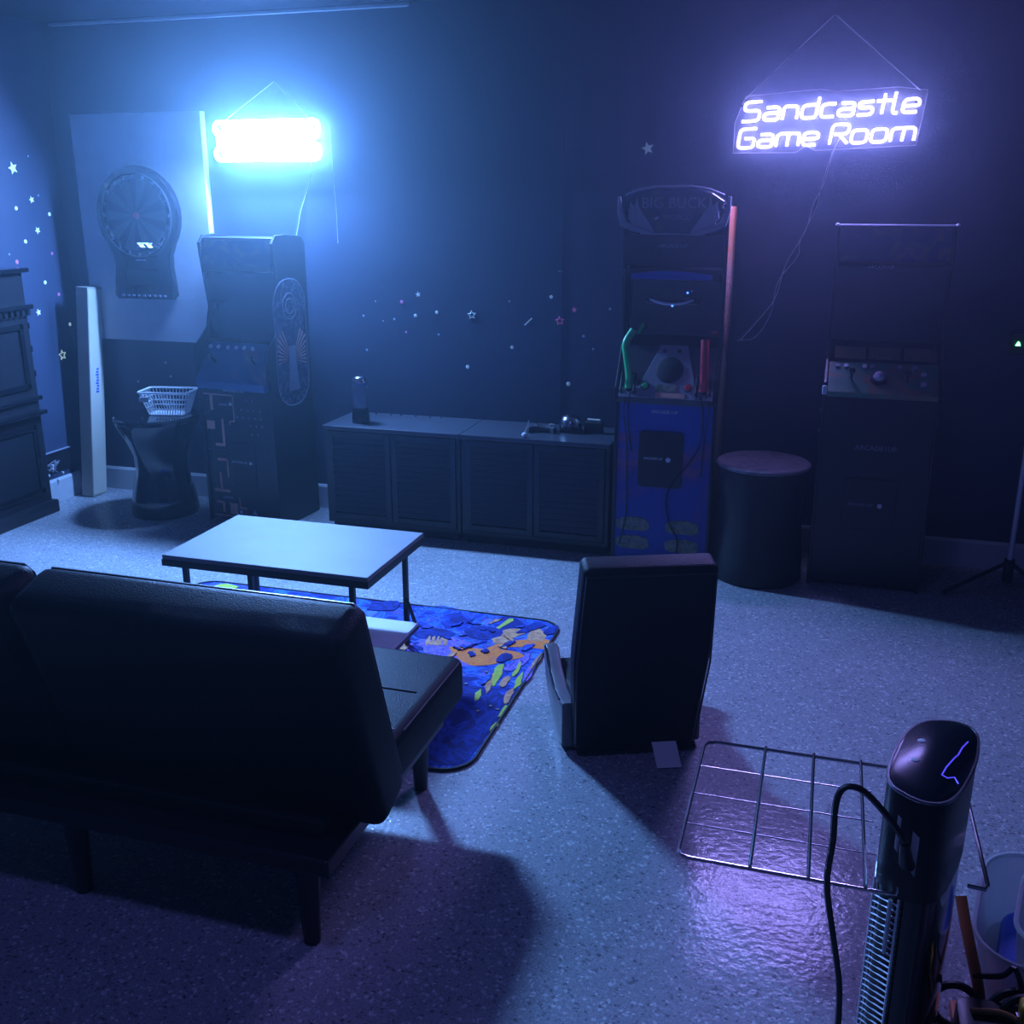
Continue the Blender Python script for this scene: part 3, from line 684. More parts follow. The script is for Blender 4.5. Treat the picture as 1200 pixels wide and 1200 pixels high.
dtg = G().tube([(0, 0, 0), (0, -.004, 0)], .010, 12)
dt_ = dtg.out('hook_cap', 'light_print'); dt_.location = on_y(1112, 326, BACK-.001); tag(dt_, 'small pale round cap on the wall beside the right arcade machine', 'wall cap')

# ------------------------------------------------------------ low console: two cabinets side by side
def console(x0, x1, label):
    c = thing('media_console', label, 'console', ((x0+x1)/2, 4.58, 0), 0, 'low louvred consoles along the back wall')
    w = (x1-x0)/2; D = .365
    G().box((-w+.02, .03, .0), (w-.02, D-.02, .05)).out('plinth', 'black_matte', c)
    G().box((-w, .012, .045), (-w+.018, D, .535)).out('side_panel', 'black_wood', c)
    G().box((w-.018, .012, .045), (w, D, .535)).out('side_panel', 'black_wood', c)
    G().box((-w+.018, .012, .045), (w-.018, D, .065)).out('bottom_panel', 'black_wood', c)
    G().box((-w+.018, D-.012, .065), (w-.018, D, .535)).out('back_panel', 'black_wood', c)
    G().box((-w-.004, -.006, .535), (w+.004, D, .557), .003).out('top', 'console_top', c)
    for s in (-1, 1):
        xa, xb = (-w+.02, -.003) if s < 0 else (.003, w-.02)
        d = G().box((xa, .0, .07), (xa+.03, .018, .53), .002).box((xb-.03, .0, .07), (xb, .018, .53), .002).box((xa+.03, .0, .07), (xb-.03, .018, .10), .002).box((xa+.03, .0, .50), (xb-.03, .018, .53), .002).out('door', 'black_wood', c)
        sl = G()
        for k in range(13):
            z = .106+.0305*k
            sl.box((xa+.03, .002, z), (xb-.03, .008, z+.028), rot=Matrix.Rotation(radians(-32), 3, 'X'))
        sl.out('louvre_slats', 'slat', d, kind='stuff')
        G().box((xa+.03, .014, .10), (xb-.03, .018, .50)).out('door_backing', 'black_matte', d)
    return c
M['console_top'] = mat('console_top_laminate', (.05, .055, .07), .3)
M['slat'] = mat('slat_paint', (.06, .066, .08), .45)
console(-2.40, -1.672, 'low black louvred console on the left, under the lava lamp, beside the left arcade machine')
console(-1.662, -.925, 'low black louvred console on the right, under the gadgets, beside the middle arcade machine')

TZ = .557
lv = thing('lava_lamp', 'unlit lava lamp with clear cylinder and dark base on the left console', 'lamp', (-2.245, 4.70, TZ))
G().lathe([(0, 0), (.045, 0), (.046, .01), (.040, .07), (.036, .078), (0, .078)]).out('base', 'black_gloss', lv, smooth=True)
G().lathe([(.036, .078), (.040, .085), (.042, .20), (.038, .215), (.030, .218)]).out('glass_body', 'glass', lv, smooth=True)
G().lathe([(0, .079), (.030, .079), (.035, .09), (.036, .18), (0, .182)]).out('liquid', 'acrylic', lv, smooth=True)
G().lathe([(.031, .205), (.040, .208), (.034, .228), (.022, .236), (0, .238)]).out('cap', 'chrome', lv, smooth=True)

gp = thing('game_controller', 'small grey game controller with glinting sticks on the right console', 'controller', (-1.30, 4.76, TZ), radians(8))
G().prism([(-.075, -.03), (-.06, -.052), (-.035, -.03), (.035, -.03), (.06, -.052), (.075, -.03), (.066, .03), (.04, .042), (-.04, .042), (-.066, .03)], 'z', .0, .032, .008, 3).out('shell', 'darkgrey', gp, smooth=True)
for x, y in ((-.03, -.005), (.03, -.005)): G().lathe([(.010, .03), (.006, .04), (.012, .046), (0, .048)], (x, y, 0), 14).out('thumb_stick', 'chrome', gp, smooth=True)
for x, y in ((.045, .02), (.055, .01), (.035, .01)): G().tube([(x, y, .03), (x, y, .036)], .004, 8).out('button', 'light_print', gp)
gk = thing('glass_bead', 'tiny bright glass bead at the front edge of the right console', 'ornament', (-1.345, 4.60, TZ))
G().lathe([(0, 0), (.010, .004), (.014, .013), (.010, .022), (0, .026)], n=20).out('bead', 'basket', gk, smooth=True)
G().tube([(0, 0, .022), (.006, .03, .045), (.008, .05, .075)], .0025, 6).out('stem', 'chrome', gk)
dm = thing('dome_gadget', 'dark glossy dome gadget with bluish glints on the right console', 'gadget', (-1.165, 4.80, TZ))
G().lathe([(0, 0), (.056, 0), (.058, .02), (.056, .03), (.050, .035)]).out('base', 'black_gloss', dm, smooth=True)
G().lathe([(.055, .033), (.052, .055), (.040, .075), (.020, .086), (0, .089)]).out('dome', 'glass_dark', dm, smooth=True) if False else G().lathe([(.055, .033), (.052, .055), (.040, .075), (.020, .086), (0, .089)]).out('dome', 'chrome', dm, smooth=True)
mk = thing('marker_pen', 'short cream stick lying beside the dome gadget on the right console', 'pen', (-1.05, 4.80, TZ), radians(-4))
G().box((-.045, -.02, 0), (.045, .02, .055), .004).out('stand_block', 'black_matte', mk)
G().tube([(-.032, 0, .063), (.032, 0, .063)], .007, 10).out('pen_body', 'timber_pale', mk, smooth=True)
Q_ = ((458, 481), (487, 484), (504, 487), (517, 489), (441, 488), (470, 482))
for k, (px, py) in enumerate(Q_):
    v = on_y(px, py, 4.90); v.z = TZ
    o = G().lathe([(0, 0), (.005, .003), (.006, .007), (0, .012)], n=10).out('reflection_bead', 'glass', smooth=True); o.location = v  # clear beads placed where the wall stars reflect in the console top
    tag(o, ['leftmost', 'second', 'third', 'fourth', 'fifth', 'rightmost'][sorted(Q_).index((px, py))] + ' of the tiny clear beads standing in for reflected stars on the left console', 'star_glint', 'beads standing in for star reflections along the console')

# ------------------------------------------------------------ stools and basket
sl_ = thing('drum_stool', 'dark goblet shaped stool beside the left arcade machine, carrying the white basket', 'stool', (-3.41, 4.62, 0))
G().lathe([(0, 0), (.175, 0), (.182, .02), (.165, .12), (.135, .25), (.140, .33), (.175, .42), (.215, .50), (.217, .52)], n=48).out('body', 'black_gloss', sl_, smooth=True)
G().lathe([(.217, .515), (.222, .52), (.222, .535), (.215, .542), (0, .542)], n=48).out('seat', 'black_gloss', sl_, smooth=True)
sr = thing('drum_stool', 'black drum stool with marbled round top between the middle and right arcade machines', 'stool', (-.222, 4.55, 0))
G().lathe([(0, 0), (.19, 0), (.200, .015), (.196, .1), (.185, .26), (.186, .36), (.196, .50), (.198, .52)], n=48).out('body', 'black_matte', sr, smooth=True)
G().lathe([(.198, .518), (.205, .522), (.205, .532), (.198, .538), (0, .538)], n=48).out('seat', 'stool_top', sr, smooth=True)

bk = thing('storage_basket', 'small white perforated plastic basket on the left goblet stool', 'basket', (-3.36, 4.67, .542), radians(12))
def basket(bm_):
    b0, b1 = (.095, .06), (.135, .085); h = .125
    def ring(t, off=0):
        a = b0[0]+(b1[0]-b0[0])*t-off; b = b0[1]+(b1[1]-b0[1])*t-off; return [(x, y, h*t) for x, y in rrect(-a, -b, a, b, .02, 4)]
    return ring, h
ring, hb = basket(None)
g = G(); g.prism([(x, y) for x, y, z in ring(0)], 'z', 0, .003)
g.out('base', 'basket', bk)
g = G(); n = len(ring(0)); N = 44
def per(t, s):
    r = ring(t); P = [Vector(p) for p in r]; L = [(P[(i+1) % n]-P[i]).length for i in range(n)]; T = sum(L); d = s*T
    for i in range(n):
        if d <= L[i]: return P[i].lerp(P[(i+1) % n], d/max(L[i], 1e-6))
        d -= L[i]
    return P[0]
for k in range(N): g.tube([per(0, k/N), per(.97, (k+.0)/N)], .0022, 4)
for t in (.03, .3, .5, .7): g.tube(ring(t), .0022, 4, closed=True)
g.out('lattice_wall', 'basket', bk, kind='stuff')
G().tube(ring(1.0), .006, 6, closed=True).out('rim', 'basket', bk, smooth=True)
G().box((-.128, -.084, .075), (-.075, -.078, .10), .001).out('label_plate', 'basket', bk)

# ------------------------------------------------------------ coffee table
ct = thing('coffee_table', 'white topped coffee table with thin black metal frame on the rug', 'table', (-1.78, 3.145, 0))
G().box((-.395, -.25, .435), (.395, .25, .452), .002).out('tabletop', 'table_white', ct)
fr = G()
for a, b in (((-.397, -.252), (.397, -.238)), ((-.397, .238), (.397, .252)), ((-.397, -.238), (-.383, .238)), ((.383, -.238), (.397, .238))):
    fr.box((a[0], a[1], .412), (b[0], b[1], .4352))
fr.out('top_frame', 'black_metal', ct)
for x, y in ((-.32, -.225), (-.06, -.225), (.325, -.225), (.335, .205), (-.32, .225)):
    G().box((x-.009, y-.009, .0105), (x+.009, y+.009, .413), .001).out('leg', 'black_metal', ct)
M['shelf_lit'] = mat('lit_shelf_board', (.80, .82, .86), .4)  # colour brightened to replace light that the tabletop keeps off the shelf
G().box((-.06, -.232, .140), (.425, .10, .152), .001).out('lower_shelf', 'shelf_lit', ct)
G().box((-.062, -.236, .128), (.427, -.222, .1405)).box((.415, -.222, .128), (.427, .102, .1405)).box((-.062, .09, .128), (.415, .102, .1405)).box((-.062, -.222, .128), (-.05, .09, .1405)).out('shelf_frame', 'black_metal', ct)
G().tube([(.335, .205, .20), (.418, .095, .146)], .007, 4).out('brace', 'black_metal', ct)

# ------------------------------------------------------------ rug
rg = thing('rug', 'colourful blue rug with orange and lime underwater pattern under the coffee table', 'rug', (0, 0, 0))
G().prism(rrect(-2.60, 2.545, -.93, 3.73, .10), 'z', .0, .006, .001).out('rug_base', 'rug', rg)
G().tube([(x, y, .004) for x, y in rrect(-2.605, 2.54, -.925, 3.735, .10)], .006, 6, closed=True).out('bound_edge', 'black_matte', rg, smooth=True)
def rp(px, py):
    r = ray(px, py); t = -CAM_H/r.z; return (r.x*t, r.y*t)
PZ = [0]
def patch(pts, m_, z=.0063, nm='woven_patch'):
    PZ[0] += 1; z = .0055 + PZ[0]*.00009
    P = [rp(*p) for p in pts]
    # smooth closed outline
    Q = []
    n_ = len(P)
    for i in range(n_):
        a, b, c, d = [Vector((*P[(i+k) % n_], 0)) for k in (-1, 0, 1, 2)]
        for j in range(3):
            t = j/3; v = .5*((2*b)+(c-a)*t+(2*a-5*b+4*c-d)*t*t+(3*b-a-3*c+d)*t**3); Q.append((v.x, v.y))
    random.seed(int(PZ[0])*7)
    Q = [(x+random.uniform(-.004, .004), y+random.uniform(-.005, .005)) for x, y in Q]
    G().prism(Q, 'z', .0055, z+.0012).out(nm, m_, rg)
patch([(512, 898), (440, 870), (470, 820), (540, 805), (585, 812), (588, 835), (565, 872), (545, 893)], 'rug_navy', .0060)
patch([(475, 762), (505, 748), (545, 752), (568, 770), (552, 782), (520, 778)], 'rug_lilac')
patch([(527, 760), (560, 762), (600, 764), (614, 771), (585, 778), (558, 783), (540, 775)], 'rug_orange')
patch([(566, 763), (590, 755), (618, 751), (642, 752), (648, 757), (640, 762), (620, 761), (596, 760), (575, 765)], 'rug_orange', .0068)
patch([(618, 746), (628, 738), (640, 745), (634, 753), (622, 752)], 'rug_sand', .0072)
patch([(575, 748), (598, 738), (618, 742), (600, 750), (585, 757)], 'rug_sand', .0060)
patch([(490, 715), (520, 712), (560, 722), (590, 733), (560, 734), (525, 728)], 'rug', .0062)
patch([(578, 740), (588, 733), (595, 728), (603, 727), (592, 735), (582, 741)], 'rug_lime', .0065)
patch([(545, 738), (575, 736), (590, 744), (570, 752), (550, 748)], 'rug_navy', .0058)
patch([(480, 742), (510, 738), (535, 744), (520, 750), (495, 751)], 'rug_navy', .0058)
for k in range(5): patch([(498+k*5, 758), (502+k*5, 749), (505+k*5, 748), (503+k*5, 757)], 'rug_sand', .0075)
for pts, m_ in (([(568, 808), (571, 797), (580, 790), (576, 806), (570, 816)], 'rug_sand'), ([(576, 800), (580, 785), (590, 780), (588, 792), (580, 806)], 'rug_lime'), ([(556, 824), (558, 814), (564, 810), (562, 820)], 'rug_lime'),
                ([(602, 808), (606, 796), (614, 788), (612, 800), (606, 808)], 'rug_lime'), ([(590, 824), (595, 813), (602, 809), (600, 818), (593, 828)], 'rug_sand'), ([(612, 800), (618, 785), (630, 772), (628, 784), (618, 800)], 'rug_lilac'),
                ([(585, 806), (590, 797), (598, 795), (592, 806)], 'rug_sand'), ([(590, 786), (605, 776), (622, 768), (615, 780), (600, 788)], 'rug_lilac'), ([(574, 858), (578, 852), (584, 847), (582, 853), (576, 858)], 'rug_lime'),
                ([(584, 842), (590, 831), (594, 829), (590, 840)], 'rug_lime'), ([(620, 786), (628, 775), (636, 767), (630, 780)], 'rug_sand'), ([(600, 795), (606, 782), (611, 777), (608, 790)], 'rug_lime'),
                ([(636, 744), (645, 737), (655, 735), (652, 742), (645, 746)], 'rug_navy'), ([(605, 744), (625, 732), (640, 735), (620, 742)], 'rug_navy'),
                ([(430, 716), (450, 707), (470, 708), (460, 718)], 'rug_navy'), ([(458, 756), (468, 750), (480, 755), (474, 764)], 'rug_sand'), ([(250, 690), (265, 686), (280, 690), (262, 694)], 'rug_lime'),
                ([(580, 778), (588, 768), (600, 770), (596, 776)], 'rug_navy')):
    patch(pts, m_, .0070 if m_ != 'rug_navy' else .0066)
random.seed(21)
for k in range(46):
    px = random.uniform(470, 655); py = random.uniform(726, 770) if k % 3 else random.uniform(775, 860)
    if px > 640 - (py-735)*.62 - 4: continue
    a = random.uniform(-.5, .5) if k % 3 else random.uniform(.7, 1.4); l = random.uniform(8, 20); w = random.uniform(1.2, 3)
    dx, dy = cos(a)*l/2, -sin(a)*l/2
    patch([(px-dx, py-dy), (px-w*.6*sin(a), py-w), (px+dx, py+dy), (px+w*.6*sin(a), py+w)], random.choice(['rug_navy', 'rug', 'rug_lilac', 'rug_sand', 'rug_navy', 'rug'] if py < 770 else ['rug_navy', 'rug', 'rug_lilac']), nm='woven_stroke')
for px, py in ((560, 836), (575, 830), (583, 834), (570, 790), (546, 804)):
    x, y = rp(px, py); G().tube([(x, y, .005), (x, y, .0105)], .006, 8).out('woven_dot', 'table_white', rg)

# ------------------------------------------------------------ sofa
sf = thing('sofa', 'black faux leather split back futon sofa seen from behind on slim legs', 'sofa', (-1.745, 0, 0))
HW = .82
# frame and legs
G().box((-HW+.03, 1.73, .205), (HW-.03, 2.46, .25), .006).out('base_frame', 'black_wood', sf)
for x, y in ((HW-.10, 1.765), (.09, 1.765), (-HW+.10, 1.765), (HW-.10, 2.44), (-HW+.10, 2.44)):
    G().tube([(x, y, 0), (x, y, .215)], [.020, .030], 14).out('leg', 'black_wood', sf, smooth=True)
# seat cushions
for s in (-1, 1):
    xa, xb = (0.004, HW) if s > 0 else (-HW, -.004)
    st_ = G().box((xa, 2.00, .245), (xb, 2.56, .385), .030, 4).out('seat_cushion', 'black_leather', sf, smooth=True)
    G().tube([(xa+.03, 2.10, .3835), (xb-.028, 2.10, .3835), (xb-.008, 2.12, .372), (xb-.008, 2.53, .372), (xb-.03, 2.55, .374), (xa+.03, 2.55, .374)], .0035, 6).out('piping', 'piping', st_)
    G().tube([(xa+.03, 2.30, .3855), (xb-.05, 2.30, .3855), (xb-.01, 2.30, .372)], .003, 6).out('seam', 'black_matte', st_)
# backrests: reclined slabs
def back(s):
    xa, xb = (0.010, HW+.03) if s > 0 else (-HW-.03, -.010)
    t = bmesh.new(); nz, nx = 12, 12
    th = .155
    bot = Vector((0, 2.055, .27)); top = Vector((0, 1.865, .828)); L = (top-bot).length; d = (top-bot).normalized(); nn = Vector((0, -d.z, d.y))  # towards rear
    g = G(); g.box((xa, -.0, 0), (xb, th, L), .035, 4)
    m_ = Matrix(((1, 0, 0, 0), (0, -nn.y*-1*-1, d.y, bot.y), (0, 0, d.z, bot.z), (0, 0, 0, 1)))
    # local y (0..th) runs backwards, local z runs up the slab
    m_ = Matrix(((1, 0, 0, 0), (0, nn.y, d.y, bot.y), (0, nn.z, d.z, bot.z), (0, 0, 0, 1)))
    g.xf(m_); bmesh.ops.recalc_face_normals(g.bm, faces=g.bm.faces)
    b_ = g.out('backrest', 'black_leather', sf, smooth=True)
    pp = [(xa+.03, .010, L-.010), (xb-.03, .010, L-.010), (xb-.011, .011, L-.03), (xb-.010, .010, .05)]
    G().tube([m_ @ Vector(p) for p in pp], .004, 6).out('piping', 'piping', b_)
    pp = [(xa+.010, th-.010, .05), (xa+.010, th-.010, L-.03), (xa+.02, th-.012, L-.012)]
    G().tube([m_ @ Vector(p) for p in pp], .003, 6).out('piping', 'piping', b_)
    cr = G()
    for k in range(4): cr.tube([m_ @ Vector((xb-.06-.03*k, th-.006+.004, L-.05-.02*k)), m_ @ Vector((xb-.10-.03*k, th+.001, L-.09-.012*k))], .003, 5)
    cr.out('crease', 'black_leather', b_, kind='stuff')
for s in (-1, 1): back(s)
G().box((-HW+.08, 1.80, .245), (HW-.08, 2.02, .30), .01).out('hinge_rail', 'black_metal', sf)

# ------------------------------------------------------------ floor gaming chair
ch = thing('gaming_chair', 'black padded low gaming chair seen from behind beside the rug', 'chair', (-.478, 2.84, 0), radians(23))
cw = .205
L = .66
bm_ = Matrix.Translation((0, 0, .03)) @ Matrix.Rotation(radians(12), 4, 'X')      # lean the top towards the camera
g = G().prism([(-cw+.018, .0), (cw-.018, .0), (cw, L*.55), (cw-.012, L), (-cw+.012, L), (-cw, L*.5)], 'y', -.045, .045, .020, 4)
g.xf(bm_); bk2 = g.out('backrest', 'black_leather', ch, smooth=True)
G().tube([bm_ @ Vector(p) for p in ((-cw+.02, -.047, .04), (-cw+.008, -.047, L*.5), (-cw+.02, -.047, L-.02), (cw-.02, -.047, L-.02), (cw-.004, -.047, L*.5), (cw-.02, -.047, .04))], .0035, 6).out('piping', 'piping', bk2)
G().prism([(.02, .02), (.10, .0), (.34, .03), (.41, .10), (.40, .14), (.28, .12), (.10, .16), (.03, .12)], 'x', -cw+.03, cw-.03, .015, 3).out('seat', 'black_leather', ch, smooth=True)
M['chair_side'] = mat('grey_faux_leather', (.12, .125, .14), .35, bump=(260, .2))
for s in (-1, 1):
    xa, xb = (-cw-.015, -cw+.035) if s < 0 else (cw-.035, cw+.015)
    ar = G().prism([(.0, .02), (.06, .0), (.28, .03), (.38, .08), (.43, .155), (.435, .175), (.405, .178), (.32, .145), (.20, .125), (.08, .14), (.0, .17)], 'x', xa, xb, .010, 3).out('side_bolster', 'chair_side', ch, smooth=True, label='grey curved side bolster')
    xc = xa+.002 if s < 0 else xb-.002
    G().tube([(xc, .405, .180), (xc, .32, .147), (xc, .20, .128), (xc, .08, .143)], .003, 6).out('piping', 'piping', ar)
G().box((-cw+.06, -.01, 0), (cw-.06, .10, .03), .005).out('base_pad', 'black_matte', ch)
pl = G().box((-.038, -.002, 0), (.038, .0, .095)).xf(Matrix.Rotation(radians(-62), 4, 'X')).out('care_label', 'paper', ch, label='white care label hanging at the lower right')
pl.location = (.09, -.13, .004)

# ------------------------------------------------------------ wall stickers
def star_pts(R, r, rot=0): return [((R if k % 2 == 0 else r)*cos(rot+pi/2+k*pi/5), (R if k % 2 == 0 else r)*sin(rot+pi/2+k*pi/5)) for k in range(10)]
ORD = ['leftmost', 'second', 'third', 'fourth', 'fifth', 'sixth', 'seventh', 'eighth', 'ninth', 'tenth']
def nth(items, it):
    k = sorted(items).index(it); return 'leftmost' if k == 0 else ('rightmost' if k == len(items)-1 else ORD[k]+' from left')
def sticker(px, py, kind, size, m_, label, wall='back', rot=.2, group=None):
    g = G()
    if kind == 'star': g.prism(star_pts(size, size*.45, rot), 'z', 0, .0015)
    elif kind == 'outline':
        o_ = star_pts(size, size*.45, rot)
        g.tube([(x*.85, y*.85, .001) for x, y in o_], size*.13, 4, closed=True)
    elif kind == 'bar': g.box((-size, -size*.13, 0), (size, size*.13, .0015), rot=Matrix.Rotation(rot, 3, 'Z'))
    else: g.lathe([(0, .0018), (size*.8, .0015), (size, 0)], n=10)
    if wall == 'back': g.xf(FRONT)
    else: g.xf(Matrix.Rotation(pi/2, 4, 'Z') @ Matrix.Rotation(pi/2, 4, 'X'))
    o = g.out('wall_sticker', m_)
    o.location = on_y(px, py, BACK-.001) if wall == 'back' else on_x(px, py, LEFT+.001)
    tag(o, label, 'sticker', group); return o
gl_ = 'glow stickers on the left wall'; gb_ = 'star stickers on the back wall'
sticker(15, 197, 'star', .034, 'star_glow', 'largest pale glowing star sticker, highest on the left wall', 'left', .3, gl_)
sticker(73, 416, 'outline', .032, 'star_glow', 'pale outlined star sticker, lowest star on the left wall', 'left', .1, gl_)
sticker(37, 234, 'star', .020, 'star_glow', 'small bright star sticker just below the largest left wall star', 'left', .3, gl_)
sticker(44, 270, 'star', .020, 'star_glow', 'small bright star sticker midway down the left wall', 'left', .5, gl_)
sticker(45, 366, 'star', .020, 'star_glow', 'small bright star sticker beside the carved cabinet top', 'left', .2, gl_)
sticker(20, 307, 'dot', .012, 'star_pink', 'pink dot sticker on the left wall nearest the picture edge', 'left', 0, gl_)
sticker(61, 297, 'dot', .009, 'star_pink', 'small upper pink dot sticker on the left wall', 'left', 0, gl_)
sticker(69, 345, 'dot', .010, 'star_pink', 'lower pink dot sticker on the left wall near the post', 'left', 0, gl_)
Q_ = ((19, 244), (58, 251), (30, 283), (53, 331), (82, 380))
for px, py in Q_:
    sticker(px, py, 'dot', .011, 'star_glow', nth(Q_, (px, py)) + ' of the five bright round dot stickers on the left wall', 'left', 0, gl_)
Q_ = ((11, 298), (33, 183), (45, 229))
for px, py in Q_:
    sticker(px, py, 'dot', .006, 'star_dim', nth(Q_, (px, py)) + ' of the three tiny dim dot stickers on the left wall', 'left', 0, gl_)
sticker(759, 174, 'star', .030, 'star', 'pale teal star sticker alone above the middle arcade machine', rot=.25, group=gb_)
sticker(553, 369, 'outline', .025, 'star', 'pale outlined star sticker above the middle of the consoles', rot=.1, group=gb_)
sticker(656, 376, 'outline', .025, 'star_pink', 'pink outlined star sticker, larger of the pink pair', rot=.1, group=gb_)
sticker(673, 363, 'star', .016, 'star_pink', 'pink star sticker, smaller and upper of the pink pair', rot=.1, group=gb_)
sticker(619, 377, 'bar', .026, 'star', 'pale slanting bar sticker left of the pink stars', rot=.75, group=gb_)
sticker(490, 345, 'star', .015, 'star', 'small pale star sticker highest above the left console', rot=.2, group=gb_)
sticker(471, 354, 'dot', .010, 'star_pink', 'small pink dot sticker above the left console', group=gb_)
sticker(657, 318, 'bar', .012, 'star_dim', 'faint short bar sticker high left of the middle arcade machine', rot=0, group=gb_)
Q_ = ((512, 366, .009), (487, 370, .009), (548, 430, .010), (600, 407, .009), (646, 348, .009), (666, 450, .011))
for px, py, s in Q_:
    sticker(px, py, 'dot', s, 'star', nth(Q_, (px, py, s)) + ' of the six larger pale dot stickers above the consoles', group=gb_)
Q_ = ((426, 370, .006), (462, 374, .006), (449, 376, .004), (440, 353, .004), (514, 392, .006), (430, 410, .006), (597, 353, .005), (684, 394, .007), (695, 409, .006), (715, 362, .007))
for px, py, s in Q_:
    sticker(px, py, 'dot', s, 'star_dim', nth(Q_, (px, py, s)) + ' of the ten tiny dim dot stickers above the consoles', group=gb_)
sticker(476, 389, 'dot', .006, 'star_pink', 'tiny faint pink dot sticker above the left console', group=gb_)
Q_ = ((162, 447, .007), (194, 425, .006), (200, 441, .006))
for px, py, s in Q_:
    sticker(px, py, 'dot', s, 'star_dim', nth(Q_, (px, py, s)) + ' of the three tiny dots on the wall between post and basket', group=gb_)

# ------------------------------------------------------------ right side: stand and wall box
wb = thing('wall_switch_box', 'small dark wall box with a bright green light at the right picture edge', 'switch box', on_y(1192, 402, BACK))
G().box((-.035, -.025, -.05), (.035, 0, .05), .004).out('housing', 'black_plastic', wb)
G().prism([(-.010, -.008), (.010, -.008), (.006, .004), (.0, .011), (-.006, .0)], 'y', -.031, -.025).out('green_light', 'led_green', wb)
tr = thing('light_stand', 'pale pole on a dark tripod base at the right picture edge', 'stand', (.838, 4.62, 0))
G().tube([(0, 0, .10), (0, 0, 1.5)], .011, 12).out('pole', 'pole', tr, smooth=True)
G().tube([(0, 0, .06), (0, 0, .16)], .022, 12).out('hub', 'black_plastic', tr, smooth=True)
for a in (200, 320, 80):
    G().tube([(0, 0, .15), (.28*cos(radians(a)), .28*sin(radians(a)), .012)], .009, 8).out('leg', 'black_plastic', tr, smooth=True)
G().box((-.04, -.03, 1.5), (.04, .03, 1.62), .01).out('lamp_head', 'black_plastic', tr)

# ------------------------------------------------------------ tower heater
HT = .70
top = [(.166, 1.690), (.178, 1.760), (.198, 1.830), (.222, 1.880), (.250, 1.908), (.290, 1.918), (.318, 1.908), (.330, 1.880), (.328, 1.840), (.315, 1.770), (.290, 1.690), (.268, 1.640), (.245, 1.615), (.215, 1.612), (.185, 1.632), (.169, 1.655)]
cx_ = sum(p[0] for p in top)/len(top); cy_ = sum(p[1] for p in top)/len(top)
ht = thing('tower_heater', 'tall black tower heater with glossy control top and silver grille side', 'heater', (cx_, cy_, 0))
tp_ = [(x-cx_, y-cy_) for x, y in top]
def sm(pts, k=4):
    n_ = len(pts); Q = []
    for i in range(n_):
        a, b, c, d = [Vector((*pts[(i+q) % n_], 0)) for q in (-1, 0, 1, 2)]
        for j in range(k):
            t = j/k; v = .5*((2*b)+(c-a)*t+(2*a-5*b+4*c-d)*t*t+(3*b-a-3*c+d)*t**3); Q.append((v.x, v.y))
    return Q
tps = sm(tp_)
def loft(rows, m_, name, parent, smooth=True, capt=True):
    t = bmesh.new(); rings = []
    for s, z in rows: rings.append([t.verts.new((x*s, y*s, z)) for x, y in tps])
    n_ = len(tps)
    for a, b in zip(rings, rings[1:]):
        for k in range(n_): t.faces.new((a[k], a[(k+1) % n_], b[(k+1) % n_], b[k]))
    if capt: t.faces.new(rings[0][::-1]); t.faces.new(rings[-1])
    bmesh.ops.recalc_face_normals(t, faces=t.faces); g = G(); g._add(t); return g.out(name, m_, parent, smooth)
loft([(1.0, HT-.20), (1.01, HT-.14), (1.01, HT-.03), (1.0, HT-.012), (.99, HT-.006)], 'black_plastic', 'head', ht)
M['heater_top'] = mat('heater_glass_top', (.008, .014, .022), .2, bump=(9, .05), spec=.05)
loft([(.985, HT-.008), (.985, HT-.002), (.95, HT)], 'heater_top', 'control_top', ht)
G().tube([(x*.995, y*.995, HT-.004) for x, y in tps], .0035, 6, closed=True).out('chrome_rim', 'chrome', ht, smooth=True)
loft([(1.12, .0), (1.12, .025), (1.02, .04)], 'black_plastic', 'base', ht)
loft([(.97, .03), (.97, HT-.19)], 'black_gloss', 'body', ht)
# grille wraps the long left side (points 15..4 of the outline)
def side_pt(s, k=1.0):
    """s 0..1 along the long left face, near to far"""
    P = [tp_[13], tp_[14], tp_[15], tp_[0], tp_[1], tp_[2], tp_[3]]
    P = [Vector((*p, 0)) for p in P]; Ls = [(b-a).length for a, b in zip(P, P[1:])]; d = s*sum(Ls)
    for i, l in enumerate(Ls):
        if d <= l+1e-9: return P[i].lerp(P[i+1], d/l)*k
        d -= l
    return P[-1]*k
gr = G(); gz0, gz1 = .06, HT-.20
for row in range(34):
    z = gz0 + (gz1-gz0)*row/34
    for c in range(4):
        s0 = .04+.23*c; s1 = s0+.23
        a = side_pt(s0, 1.045); b = side_pt(s1, 1.045)
        gr.tube([(a.x, a.y, z + (0 if c % 2 == 0 else -.022)), (b.x, b.y, z + (-.022 if c % 2 == 0 else 0))], 0.0019, 4, cap=False)
gr.out('grille', 'silver_mesh', ht, kind='stuff')
gs = G()
for s in (.05, .28, .5, .72, .94):
    a = side_pt(s, 1.05); gs.tube([(a.x, a.y, gz0), (a.x, a.y, gz1)], .0025, 5)
gs.out('grille_rib', 'silver_mesh', ht)
pn = G(); a, b = side_pt(.10, 1.03), side_pt(.24, 1.03)
pn.tube([(a.x, a.y, gz1-.01), (a.x, a.y, gz1-.12)], .004, 6); pn.out('grille_clip', 'silver_mesh', ht)
